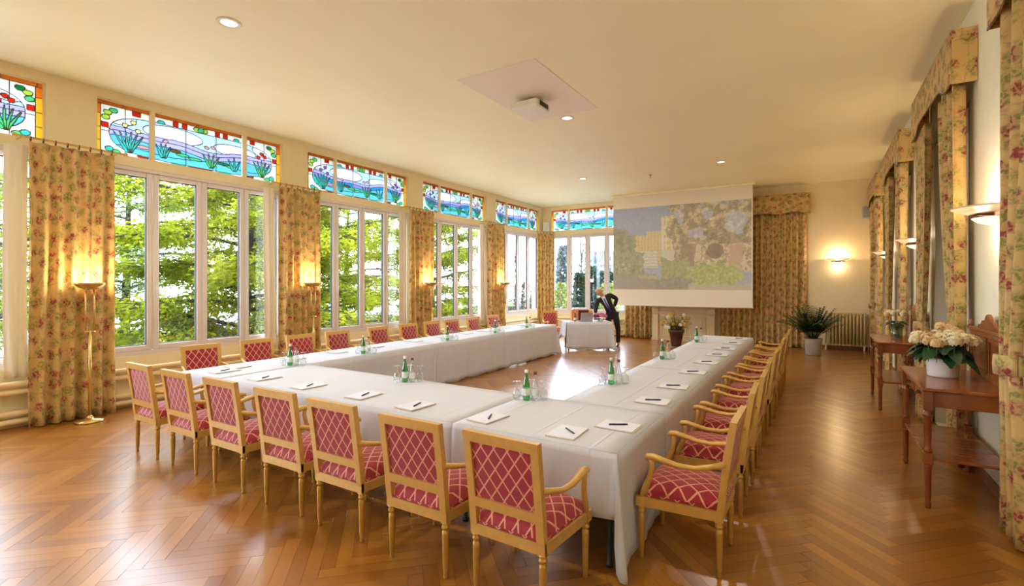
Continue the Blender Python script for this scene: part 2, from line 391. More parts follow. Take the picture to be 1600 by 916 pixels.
    def obj(s, name, m, parent=None, loc=None):
        me = s.mesh(name); 
        for k in (m if isinstance(m, (list, tuple)) else [m]): me.materials.append(MATS[k])
        return link(name, me, parent, loc)
def link(name, data, parent=None, loc=None, rz=0):
    o = bpy.data.objects.new(name, data); COL.objects.link(o)
    if parent: o.parent = parent
    if loc is not None: o.location = loc
    if rz: o.rotation_euler.z = rz
    return o
def tag(o, label=None, cat=None, group=None, kind=None):
    if label: o['label'] = label
    if cat: o['category'] = cat
    if group: o['group'] = group
    if kind: o['kind'] = kind
    return o
def thing(name, label, cat, loc=(0, 0, 0), rz=0, group=None, kind=None):
    return tag(link(name, None, None, loc, rz), label, cat, group, kind)
def copy_tree(o, parent=None):
    c = o.copy(); COL.objects.link(c); c.parent = parent
    for ch in o.children: copy_tree(ch, c)
    return c
def lamp(name, typ, parent, loc, power, col=WARM, size=0.1, rot=None, spread=None, spot=None):
    l = bpy.data.lights.new(name, typ); l.energy = power; l.color = col
    if typ == 'AREA':
        l.shape = 'DISK'; l.size = size
        if spread: l.spread = spread
    else: l.shadow_soft_size = size
    if spot: l.spot_size = spot; l.spot_blend = 0.6
    o = link(name, l, parent, loc)
    if rot: o.rotation_euler = rot
    return o
ORD = ['first', 'second', 'third', 'fourth', 'fifth', 'sixth', 'seventh', 'eighth', 'ninth', 'tenth', 'eleventh']

# ------------------------------------------------------------------ room dimensions
XL, XR, YB, YF, ZC = -8.46, 1.28, 15.75, -4.0, 4.5
WW, WP, WY0 = 2.78, 3.31, 2.757          # window width, period, start of the window_1 bay
WSTART = [WY0 + WP * k for k in (-2, -1, 0, 1, 2, 3)]
Z_SILL, Z_HEAD, Z_T0, Z_T1 = 0.725, 3.48, 3.61, 4.37
BWX0, BWX1 = -8.14, -5.36

def wall_boxes(mb, a0, a1, z0, z1, holes, fn):
    # solid wall panels around rectangular holes (a0,a1,z0,z1)
    cuts = sorted(set([a0, a1] + [h[0] for h in holes] + [h[1] for h in holes]))
    for i in range(len(cuts) - 1):
        c0, c1 = cuts[i], cuts[i + 1]; mid = (c0 + c1) / 2
        hs = sorted([h for h in holes if h[0] <= mid <= h[1]], key=lambda h: h[2]); z = z0
        for h in hs:
            if h[2] > z: fn(c0, c1, z, h[2])
            z = h[3]
        if z < z1: fn(c0, c1, z, z1)
mb = MB(); holes = []
for y in WSTART: holes += [(y, y + WW, Z_SILL, Z_HEAD), (y, y + WW, Z_T0, Z_T1)]
wall_boxes(mb, YF, YB + .3, -.2, ZC + .1, holes, lambda a, b, c, d: mb.box(XL - .3, XL, a, b, c, d))
tag(mb.obj('wall_left', 'wall_cream'), kind='structure')
mb = MB(); holes = [(BWX0, BWX1, Z_SILL, Z_HEAD), (BWX0, BWX1, Z_T0, Z_T1)]
wall_boxes(mb, XL, XR + .3, -.2, ZC + .1, holes, lambda a, b, c, d: mb.box(a, b, YB, YB + .3, c, d))
tag(mb.obj('wall_back', 'wall_cream'), kind='structure')
RV = [(2.62, 5.05), (6.25, 8.6), (9.85, 12.2), (13.45, 15.55)]       # right-hand draped bays
mb = MB(); holes = [(a + .3, b - .3, 0.0, 3.6) for a, b in RV]
wall_boxes(mb, YF, YB, -.2, ZC + .1, holes, lambda a, b, c, d: mb.box(XR, XR + .3, a, b, c, d))
tag(mb.obj('wall_right', 'wall_pale'), kind='structure')
tag(MB().box(XL - .3, XR + .3, YF - .3, YF, -.2, ZC + .1).obj('wall_front', 'wall_cream'), kind='structure')
tag(MB().box(XL - .3, XR + .3, YF - .3, YB + .3, ZC, ZC + .2).obj('ceiling', 'ceiling_cream'), kind='structure')
# recessed doors behind the right-hand curtains
for i, (a, b) in enumerate(RV):
    d = tag(link('door_%d' % (i + 1), None, None, (XR + .18, (a + b) / 2, 0)), kind='structure'); w = (b - a) / 2 - .3
    MB().box(.02, .06, -w, w, 0, 3.6).obj('door_panel', 'recess_panel', d)
    m_ = MB()
    for s in (-1, 1):
        m_.box(-.18, .02, min(s * w, s * (w - .05)), max(s * w, s * (w - .05)), 0, 3.6)
    m_.box(-.18, .02, -w, w, 3.55, 3.6).obj('door_frame', 'recess_panel', d)
    for s in (-1, 1):
        for (z0, z1) in ((.2, 1.5), (1.65, 3.4)):
            MB().box(0, .02, min(s * .05, s * (w - .12)), max(s * .05, s * (w - .12)), z0, z1, 0, .012).obj('door_moulding', 'recess_panel', d)
# skirting
mb = MB(); segs = []; y = YF
for a, b in RV: segs.append((y, a + .3)); y = b - .3
segs.append((y, YB))
for a, b in segs: mb.box(XR - .018, XR, a, b, 0, .11, 0, .006)
tag(mb.obj('baseboard_right', 'skirting_wood'), kind='structure')
tag(MB().box(XL, XR - .02, YB - .018, YB, 0, .11, 0, .006).obj('baseboard_back', 'skirting_wood'), kind='structure')
tag(MB().box(XL, XL + .018, YF, YB - .02, 0, .1, 0, .006).obj('baseboard_left', 'pipe_paint'), kind='structure')

# ------------------------------------------------------------------ parquet floor: herringbone planks
fl = tag(MB().box(XL - .3, XR + .3, YF - .3, YB + .3, -.25, -.012).obj('floor', 'soil'), kind='structure')
def clip(poly, x0, x1, y0, y1):
    for ax, lim, sg in ((0, x0, 1), (0, x1, -1), (1, y0, 1), (1, y1, -1)):
        o = []
        for i in range(len(poly)):
            p, q = poly[i], poly[(i + 1) % len(poly)]
            dp = (p[ax] - lim) * sg; dq = (q[ax] - lim) * sg
            if dp >= 0: o.append(p)
            if dp * dq < 0: t = dp / (dp - dq); o.append((p[0] + (q[0] - p[0]) * t, p[1] + (q[1] - p[1]) * t))
        poly = o
        if len(poly) < 3: return []
    return poly
PL, PW = 0.72, 0.092
planks = []
rng = random.Random(3)
S2 = math.sqrt(.5)
for j in range(-16, 17):
    for k in range(-240, 300):
        for typ in (0, 1):
            x0, y0 = (k * PW + j * PL, k * PW - j * PL) if typ == 0 else (k * PW + j * PL, (k + 1) * PW - j * PL)
            dx, dy = (PL, PW) if typ == 0 else (PW, PL)
            cx, cy = x0 + dx / 2, y0 + dy / 2
            X, Y = (cx - cy) * S2 - 3.6, (cx + cy) * S2 + 4
            if X < XL - .4 or X > XR + .4 or Y < YF - .4 or Y > YB + .4: continue
            g = .0006; c = [(x0 + g, y0 + g), (x0 + dx - g, y0 + g), (x0 + dx - g, y0 + dy - g), (x0 + g, y0 + dy - g)]
            poly = clip([((a - b) * S2 - 3.6, (a + b) * S2 + 4) for a, b in c], XL, XR, YF, YB)
            if not poly: continue
            d = (-S2 * (1 if typ else -1), S2)     # plank direction
            planks.append((X, Y, poly, d))
def visible_rank(p):
    X, Y = p[0], p[1]; a = X * CF + Y * SF; t = -X * SF + Y * CF
    if t < .5: return 1e9
    px = 800 + F * a / t; py = HZ + F * CAMZ / t
    if px < -20 or px > 1620 or py > 940: return 1e9
    return t
planks.sort(key=visible_rank)
def add_plank(mb, p):
    X, Y, poly, d = p; n = len(poly); b = len(mb.v); tone = (rng.random(), rng.random()); off = rng.random() * 9
    cx = sum(q[0] for q in poly) / n; cy = sum(q[1] for q in poly) / n
    h = rng.uniform(-.0004, .0)
    ins = lambda q, e: (cx + (q[0] - cx) * (1 - e / max(.02, math.hypot(q[0] - cx, q[1] - cy))), cy + (q[1] - cy) * (1 - e / max(.02, math.hypot(q[0] - cx, q[1] - cy))))
    for q in poly: mb.v.append((q[0], q[1], -.012))
    for q in poly: mb.v.append((q[0], q[1], -.0012 + h))
    for q in poly: r = ins(q, .0016); mb.v.append((r[0], r[1], h))
    U = lambda i: (off + mb.v[i][0] * d[0] + mb.v[i][1] * d[1], off * 3 - mb.v[i][0] * d[1] + mb.v[i][1] * d[0])
    for lo in (0, n):
        for i in range(n):
            jn = (i + 1) % n; idx = [b + lo + i, b + lo + jn, b + lo + n + jn, b + lo + n + i]; mb.face(idx, [U(q) for q in idx], 0, False, tone)
    idx = [b + 2 * n + i for i in range(n)]; mb.face(idx, [U(q) for q in idx], 0, False, tone)
for p in planks[:300]:
    m_ = MB(); add_plank(m_, p); m_.obj('plank', 'parquet', fl)
m_ = MB()
for p in planks[300:]: add_plank(m_, p)
tag(m_.obj('parquet_planks', 'parquet', fl), kind='stuff')

# ------------------------------------------------------------------ windows
def seg_dist(u, v, a, b):
    ax, ay = a; bx, by = b; t = max(0, min(1, ((u - ax) * (bx - ax) + (v - ay) * (by - ay)) / ((bx - ax) ** 2 + (by - ay) ** 2 + 1e-9)))
    return math.hypot(u - ax - t * (bx - ax), v - ay - t * (by - ay)), t
def stained_design(variant):
    W, H = WW, Z_T1 - Z_T0; C = .008; nx, ny = int(round(W / C)), int(round(H / C))
    mull = [(.655, .72), (2.06, 2.125)]
    leaves = []; blobs = []
    def reeds(u0, v0, n, h, spread, colr):
        for i in range(n):
            a = (i - (n - 1) / 2) / max(1, n - 1); leaves.append(((u0 + a * .05, v0), (u0 + a * spread, v0 + h * (1 - .35 * abs(a))), .019, colr))
    reeds(.40, .10, 6, .30, .36, 'teal'); reeds(2.42, .10, 5, .28, .30, 'green'); reeds(.85, .12, 4, .20, .2, 'teal'); reeds(1.55, .10, 4, .22, .26, 'green'); reeds(1.93, .12, 3, .2, .2, 'teal')
    fc = [('yellow', 'pink'), ('iris', 'iris'), ('iris', 'pink')][variant]
    for (u, v) in ((.36, .47), (.46, .53), (.52, .42)): blobs.append((u, v, .036, .03, fc[0]))
    for (u, v) in ((2.36, .43), (2.48, .46), (2.42, .50)): blobs.append((u, v, .034, .032, 'red' if variant == 0 else fc[1]))
    for (u, v) in ((1.48, .40), (1.58, .42), (.88, .36)): blobs.append((u, v, .04, .022, 'pink'))
    for (u, v, c) in ((1.12, .20, 'green'), (1.30, .17, 'green'), (1.75, .19, 'dgreen'), (1.0, .24, 'brown'), (1.9, .16, 'green'), (.58, .20, 'pink')): blobs.append((u, v, .10, .022, c))
    # leaf sprigs and roses on the cream ground
    sprigs = [(.15, .60, 'lime'), (.22, .64, 'green'), (.13, .53, 'lime'), (2.63, .60, 'lime'), (2.56, .64, 'dgreen'), (2.65, .53, 'green'), (.17, .09, 'teal'), (.25, .06, 'green'), (2.61, .09, 'teal'), (2.53, .06, 'green'),
              (.82, .63, 'teal'), (1.39, .655, 'green'), (1.33, .66, 'lime'), (1.45, .66, 'lime'), (1.97, .63, 'teal'), (1.02, .045, 'green'), (1.12, .035, 'teal'), (1.72, .04, 'green'), (1.82, .035, 'teal')]
    roses = [(.12, .42, .04, .035), (2.66, .42, .04, .035), (.50, .665, .05, .035), (1.02, .665, .035, .04), (1.15, .665, .035, .04), (1.65, .665, .035, .04), (1.78, .665, .035, .04), (2.25, .665, .04, .035), (.58, .085, .07, .045), (2.2, .085, .07, .045)]
    lab = np.zeros((nx, ny), int); ids = {}; cols = []
    def pid(key, colr):
        if key not in ids: ids[key] = len(cols) + 1; cols.append(colr)
        return ids[key]
    for i in range(nx):
        u = (i + .5) * C
        if any(a <= u <= b for a, b in mull): lab[i, :] = -1; continue
        sec = 0 if u < .68 else (1 if u < 2.08 else 2)
        vs = 0
        for q in (.36, 1.17, 1.63, 2.46): vs += u > q
        for j in range(ny):
            v = (j + .5) * C
            if v > H - .06: lab[i, j] = pid(('t', int(u / .34), sec), 'orange'); continue
            if u < .075: lab[i, j] = pid(('l', int(v / .19)), 'amber' if v < .56 else 'orange'); continue
            if u > W - .075: lab[i, j] = pid(('r', int(v / .19)), 'amber' if v < .5 else 'orange'); continue
            k = None
            for n_, (a, b, w, c) in enumerate(leaves):
                d, t = seg_dist(u, v, a, b)
                if d < w * (1.1 - .8 * t): k = (('leaf', n_), c); break
            if k is None:
                for n_, (bu, bv, ru, rv, c) in enumerate(blobs):
                    if ((u - bu) / ru) ** 2 + ((v - bv) / rv) ** 2 < 1: k = (('blob', n_), c); break
            if k is None:
                med = abs((u - W / 2) / 1.22) ** 5 + abs((v - .335) / .285) ** 2.4
                if med < 1:
                    hz = .33 + .035 * math.sin(u * 3.1 + variant) + .02 * math.sin(u * 7)
                    if v < .15 + .02 * math.sin(u * 5): k = (('deep', vs, sec), 'water')
                    elif v < hz - .07: k = (('water', vs, sec), 'water' if vs % 2 else 'teal' if variant else 'water')
                    elif v < hz: k = (('hill', vs, sec), 'deep' if variant and vs % 2 else 'lav' if not variant else 'hill')
                    elif v < hz + .06: k = (('far', vs, sec), 'lav')
                    else:
                        cl = math.hypot((u - 1.0) / .42, (v - .48) / .12) < 1 or math.hypot((u - 1.95) / .36, (v - .44) / .10) < 1 or math.hypot((u - .3) / .2, (v - .56) / .1) < 1 or math.hypot((u - 2.45) / .2, (v - .55) / .1) < 1
                        k = (('cl' if cl else 'sky', vs, sec), 'cloud' if cl else 'sky')
                else:
                    for n_, (ru_, rv_, a, b) in enumerate(roses):
                        if abs(u - ru_) < a and abs(v - rv_) < b: k = (('rose', n_), 'red'); break
                    if k is None and abs(u - W / 2) < .18 and .03 < v < .115: k = (('rosebar', int((u - W / 2 + .18) / .12)), 'red')
                    if k is None:
                        for n_, (su, sv, c) in enumerate(sprigs):
                            if ((u - su) / .05) ** 2 + ((v - sv) / .035) ** 2 < 1: k = (('sprig', n_), c); break
                    if k is None: k = (('ground', vs, sec, v > .335), 'cream')
            lab[i, j] = pid(*k)
    # lead cames on piece boundaries
    out = lab.copy()
    for i in range(nx - 1):
        for j in range(ny - 1):
            if lab[i, j] > 0 and ((lab[i + 1, j] != lab[i, j] and lab[i + 1, j] > 0) or (lab[i, j + 1] != lab[i, j] and lab[i, j + 1] > 0)): out[i, j] = 0
    def runs(mask):     # greedy rectangles
        m = mask.copy(); r = []
        for i in range(nx):
            j = 0
            while j < ny:
                if m[i, j]:
                    j2 = j
                    while j2 < ny and m[i, j2]: j2 += 1
                    i2 = i + 1
                    while i2 < nx and m[i2, j:j2].all() and (j == 0 or not m[i2, j - 1]) and (j2 == ny or not m[i2, j2]): i2 += 1
                    m[i:i2, j:j2] = False; r.append((i * C, i2 * C, j * C, j2 * C)); j = j2
                else: j += 1
        return r
    res = []
    for n_, c in enumerate(cols):
        rr = runs(out == n_ + 1)
        if not rr: continue
        mb = MB()
        for (a, b, c0, c1) in rr:
            q = len(mb.v); mb.v += [(a, 0, c0), (b, 0, c0), (b, 0, c1), (a, 0, c1)]; mb.face((q, q + 1, q + 2, q + 3))
        me = mb.mesh('pane'); me.materials.append(MATS['glass_' + c]); res.append(me)
    mb = MB()
    for (a, b, c0, c1) in runs(out == 0): mb.box(a, b, -.004, .004, c0, c1)
    lead = mb.mesh('lead_came'); lead.materials.append(MATS['lead'])
    mb = MB()
    for a, b in mull: mb.box(a, b, -.05, .05, 0, H, 0, .01)
    mb.box(-.0, W, -.05, .05, -.0, .018); mb.box(0, W, -.05, .05, H - .012, H); mb.box(0, .014, -.05, .05, .018, H - .012); mb.box(W - .014, W, -.05, .05, .018, H - .012)
    frame = mb.mesh('transom_frame'); frame.materials.append(MATS['wall_cream'])
    return res, lead, frame
DES = [stained_design(k) for k in range(3)]
SASH = {}
def sash_meshes():
    w = WW / 4; H = Z_HEAD - Z_SILL; fo = .028
    z0, z1 = .06, H - .05
    mb = MB()
    st = .082
    mb.box(0.004, st, -.035, .035, z0, z1, 0, .012); mb.box(w - st, w - .004, -.035, .035, z0, z1, 0, .012)
    mb.box(st, w - st, -.035, .035, z0, z0 + st, 0, .012); mb.box(st, w - st, -.035, .035, z1 - st + .01, z1, 0, .012)
    SASH['sash'] = mb.mesh('sash'); SASH['sash'].materials.append(MATS['upvc'])
    mb = MB(); g = .009
    mb.box(st, st + g, -.02, .02, z0 + st, z1 - st); mb.box(w - st - g, w - st, -.02, .02, z0 + st, z1 - st); mb.box(st, w - st, -.02, .02, z0 + st, z0 + st + g); mb.box(st, w - st, -.02, .02, z1 - st + .01 - g, z1 - st + .01)
    SASH['gasket'] = mb.mesh('gasket'); SASH['gasket'].materials.append(MATS['gasket'])
    mb = MB(); q = [(st, 0, z0 + st), (w - st, 0, z0 + st), (w - st, 0, z1 - st), (st, 0, z1 - st)]; mb.v = q; mb.face((0, 1, 2, 3))
    SASH['pane'] = mb.mesh('pane'); SASH['pane'].materials.append(MATS['window_glass'])
    mb = MB(); mb.box(.02, .05, -.05, -.035, .9, 1.03, 0, .006); mb.tube([(.035, -.05, .98), (.035, -.075, .98), (.035, -.078, .86)], [.009, .009, .007], 8)
    SASH['handle'] = mb.mesh('handle'); SASH['handle'].materials.append(MATS['upvc'])
    mb = MB(); mb.box(0, WW, -.06, .06, 0, .06); mb.box(0, WW, -.06, .06, H - .05, H); mb.box(0, .03, -.06, .06, .06, H - .05); mb.box(WW - .03, WW, -.06, .06, .06, H - .05)
    SASH['frame'] = mb.mesh('window_frame'); SASH['frame'].materials.append(MATS['upvc'])
    mb = MB(); mb.box(-.02, WW + .02, -.15, -.06, .0, .03, 0, .008)
    SASH['sill'] = mb.mesh('window_sill'); SASH['sill'].materials.append(MATS['upvc'])
sash_meshes()
def window(n, loc, rz, variant, simple=False):
    # local x runs along the wall, local -y points into the room
    w = tag(link('window_%d' % n, None, None, loc, rz), kind='structure')
    link('window_frame', SASH['frame'], w, (0, 0, Z_SILL))
    for i in range(4):
        s = link('sash', SASH['sash'], w, (i * WW / 4, 0, Z_SILL))
        link('pane', SASH['pane'], s); link('gasket', SASH['gasket'], s)
        if i in (1, 3): link('handle', SASH['handle'], s)
    panes, lead, frame = DES[variant]
    tr = link('transom_light', frame, w, (0, 0, Z_T0)); link('lead_came', lead, tr)
    for me in panes: link('stained_pane', me, tr)
for n, y in enumerate(WSTART): window(n + 1, (XL - .075, y, 0), PI / 2, [0, 0, 0, 1, 2, 2][n])
window(7, (BWX0, YB + .075, 0), 0, 1)

# ------------------------------------------------------------------ heating pipes
def pipes(name, label, p0, p1, inward):
    p0 = Vector(p0); p1 = Vector(p1); t = thing(name, label, 'radiator', p0)
    d = (p1 - p0); L = d.length; d.normalize(); n = Vector(inward)
    for z in (.545, .445, .185, .085):
        m_ = MB().tube([n * .075 + d * .05 + Vector((0, 0, z)), n * .075 + d * (L - .05) + Vector((0, 0, z))], .036, 12); m_.obj('pipe', 'pipe_paint', t)
    for s in np.arange(.3, L, 1.65):
        m_ = MB(); c = d * float(s)
        m_.tube([c + n * .022 + Vector((0, 0, 0.0)), c + n * .022 + Vector((0, 0, .6))], .012, 6)
        for z in (.545, .445, .185, .085): m_.tube([c + n * .022 + Vector((0, 0, z - .03)), c + n * .06 + Vector((0, 0, z - .03))], .008, 6)
        m_.obj('bracket', 'pipe_paint', t)
    for z in ((.545, .445), (.185, .085)):
        for e in (.05, L - .05): MB().tube([n * .075 + d * e + Vector((0, 0, z[0])), n * .075 + d * e + Vector((0, 0, z[1]))], .036, 12).obj('end_bend', 'pipe_paint', t)
pipes('pipe_radiator', 'cream heating pipes running along the wall under the long row of windows', (XL + .018, YF + .3, 0), (XL + .018, YB - .35, 0), (1, 0, 0))
pipes('pipe_radiator', 'short run of cream heating pipes under the window beside the screen', (XL + .62, YB - .018, 0), (-5.34, YB - .018, 0), (0, -1, 0))

# ------------------------------------------------------------------ curtains
def curtain_mesh(width, z0, z1, folds, amp, tie=None, nu=None, nv=26, seed=0, flare=.0, gather=1.8):
    # local x along the rail from 0 (outer side), local -y towards the room
    r = random.Random(seed); nu = nu or folds * 8 + 1; ph = [r.uniform(0, 6.28) for _ in range(4)]
    P = []; UV = []
    for i in range(nu):
        s = i / (nu - 1); row = []; uvr = []
        for j in range(nv):
            v = j / (nv - 1); z = z1 + (z0 - z1) * v
            if tie:
                zt, wt, wb = tie
                if z > zt: k = (z1 - z) / (z1 - zt); w = 1 + (wt - 1) * (k ** 1.5)
                else: k = (zt - z) / (zt - z0); w = wt + (wb - wt) * (1 - (1 - k) ** 2)
                am = amp * (.5 + .5 * w) * (1.0 if z > zt + .05 or z < zt - .05 else .8)
            else: w = 1 + flare * v; am = amp * (.75 + .5 * v)
            x = width * w * s + .012 * math.sin(5 * v + ph[0]) * v
            y = am * math.sin(2 * PI * folds * s + ph[1] + .5 * math.sin(3 * v + ph[2])) + am * .35 * math.sin(2 * PI * folds * .5 * s + ph[3] + 2 * v)
            row.append((x, y, z)); uvr.append((s * width * gather, z))
        P.append(row); UV.append(uvr)
    return P, UV
def hang(name, P, UV, m, parent, thick=.006, flip=False):
    mb = MB().grid(P, UV)
    o = mb.obj(name, m, parent)
    md = o.modifiers.new('cloth', 'SOLIDIFY'); md.thickness = thick; md.offset = 0
    return o
PIL = [(y - (WP - WW), y) for y in WSTART[1:]]      # pillar spans between windows
for k, (a, b) in enumerate(PIL):
    if k == 0: continue
    loc = (XL + .235, a - .22, 0)
    t = thing('curtain', 'long gold floral curtain hung on rings, %s' % ['', 'behind the first torchiere', 'between first and second full windows', 'between second and third full windows', 'between third full and corner windows'][k], 'curtain', loc, PI / 2)
    P, UV = curtain_mesh(.86, .015, 3.53, 6, .045, seed=k, flare=.02)
    hang('drape', P, UV, 'floral', t)
    MB().tube([(-.12, 0, 3.58), (1.0, 0, 3.58)], .014, 10).obj('rod', 'gold', t)
    for x in (-.12, 1.0): MB().ball((x, 0, 3.58), .028).obj('finial', 'gold', t)
    for x in (-.05, .93): MB().tube([(x, 0, 3.58), (x, .23, 3.58)], .009, 6).obj('bracket', 'gold', t)
    for i in range(8):
        x = .02 + i * .117; MB().tube([(x, .022 * math.cos(q), 3.565 + .03 * math.sin(q)) for q in np.linspace(0, 2 * PI, 13)], .005, 6, cap=False).obj('ring', 'bronze', t)
    t = thing('sheer_curtain', 'narrow white lining curtain %s' % ['', 'beside the drape behind the first torchiere', 'beside the drape between the first and second full windows', 'beside the drape between the second and third full windows', 'beside the drape between the third full and corner windows'][k], 'curtain', (XL + .06, a - .40, 0), PI / 2)
    P, UV = curtain_mesh(.22, .62, 3.5, 2, .022, seed=40 + k)
    hang('panel', P, UV, 'sheer', t, .004)
# corner curtain
t = thing('curtain', 'gold floral curtain hanging across the corner between the two window walls', 'curtain', (XL + .17, 14.98, 0), math.atan2(.57, .42))
P, UV = curtain_mesh(.68, .015, 3.50, 5, .04, seed=11); hang('drape', P, UV, 'floral', t)
MB().tube([(-.04, 0, 3.55), (.72, 0, 3.55)], .014, 10).obj('rod', 'gold', t)
for i in range(6):
    x = .03 + i * .12; MB().tube([(x, .022 * math.cos(q), 3.535 + .03 * math.sin(q)) for q in np.linspace(0, 2 * PI, 13)], .005, 6, cap=False).obj('ring', 'bronze', t)
# back wall drapes
t = thing('curtain', 'gold floral curtain with valance between the screen window and the mantelpiece', 'curtain', (-5.30, YB - .16, 0))
P, UV = curtain_mesh(.80, .015, 3.70, 5, .05, seed=21); hang('drape', P, UV, 'floral', t)
P, UV = curtain_mesh(.9, 3.70, 4.22, 1, .002, nv=4, seed=2, gather=1.0); hang('valance', [[(x - .05, y - .1, z) for x, y, z in r] for r in P], UV, 'floral', t, .02)
t = thing('curtain', 'wide closed gold floral curtain with valance right of the projection screen', 'curtain', (-2.45, YB - .14, 0))
P, UV = curtain_mesh(2.18, .015, 3.72, 15, .055, seed=22, nu=161); hang('drape', P, UV, 'floral', t)
W_ = 2.32; mb = MB()
top = [(-.05 + W_ * i / 24, -.13, 4.22) for i in range(25)]; bot = [(-.05 + W_ * i / 24, -.135, 3.70 - .03 * math.cos(2 * PI * i / 24 * 3)) for i in range(25)]
mb.grid([[b_, tuple((a_ + c_) / 2 for a_, c_ in zip(b_, t_)), t_] for b_, t_ in zip(bot, top)], [[(i * W_ / 24, 0), (i * W_ / 24, .26), (i * W_ / 24, .52)] for i in range(25)])
for s in (0, 24):
    x, y, z = top[s]; mb.grid([[(x, y, bot[s][2]), (x, y, 4.22)], [(x, .12, bot[s][2]), (x, .12, 4.22)]], [[(0, 0), (0, .52)], [(.25, 0), (.25, .52)]])
mb.box(-.05, W_ - .05, -.128, .12, 4.20, 4.218)
o = mb.obj('valance', 'floral', t); md = o.modifiers.new('cloth', 'SOLIDIFY'); md.thickness = .01
# right wall drapes
RN = ['at the bay beside the hydrangea console', 'at the bay between the two consoles', 'at the bay just past the rose-vase console', 'at the corner bay by the radiator']
for k, (a, b) in enumerate(RV):
    w = b - a; dep = .19
    t = thing('valance', 'stiff floral fabric valance with shaped lower edge ' + RN[k], 'valance', (XR, a, 0), PI / 2)
    # local x -> +Y, local y -> -X (into the room)
    n = 32; mb = MB()
    def low(s):
        e = abs(s - .5) * 2; return 3.70 + .11 * (1 / (1 + math.exp((e - .62) * 22)))
    rows = []; uvs = []
    for i in range(n + 1):
        s = i / n; rows.append([(w * s, dep, low(s)), (w * s, dep, (low(s) + 4.22) / 2), (w * s, dep, 4.22)]); uvs.append([(w * s, low(s)), (w * s, (low(s) + 4.22) / 2), (w * s, 4.22)])
    mb.grid(rows, uvs)
    for x in (0, w): mb.grid([[(x, .005, 3.70), (x, .005, 4.22)], [(x, dep, 3.70), (x, dep, 4.22)]], [[(x + 3, 0), (x + 3, .52)], [(x + 3.2, 0), (x + 3.2, .52)]], smooth=False)
    mb.box(.005, w - .005, .005, dep - .01, 4.205, 4.218)
    o = mb.obj('pelmet', 'floral', t); md = o.modifiers.new('cloth', 'SOLIDIFY'); md.thickness = .008
    mb = MB().tube([(w * i / n, dep + .004, low(i / n)) for i in range(n + 1)], .007, 6); mb.obj('piping', 'bronze', t)
    for side in (0, 1):
        if k == 0 and side == 0: continue
        c = thing('curtain', 'tied-back floral curtain, %s half, %s' % (['entrance-end', 'screen-end'][side], RN[k]), 'curtain', (XR - .115, a + .04 if side == 0 else b - .04, 0), PI / 2)
        wd_ = .72
        P, UV = curtain_mesh(wd_, .012, 3.76, 6, .046, tie=(1.2, .40, .62), seed=60 + k * 2 + side, nv=34)
        if side: P = [[(-x, y, z) for x, y, z in r] for r in P]
        hang('drape', P, UV, 'floral', c)
        sg = -1 if side else 1
        mb = MB(); ring = []
        for q in range(17):
            th = 2 * PI * q / 16; ring.append((sg * (.145 + .165 * math.cos(th)), .072 * math.sin(th)))
        mb.grid([[(x, y, 1.13 + .03 * sg * x * 2), (x * 1.0, y * 1.06, 1.2 + .03 * sg * x * 2), (x, y, 1.27 + .03 * sg * x * 2)] for x, y in ring], [[(q * .04, 0), (q * .04, .07), (q * .04, .14)] for q in range(17)])
        o = mb.obj('tieback', 'floral', c); md = o.modifiers.new('cloth', 'SOLIDIFY'); md.thickness = .01

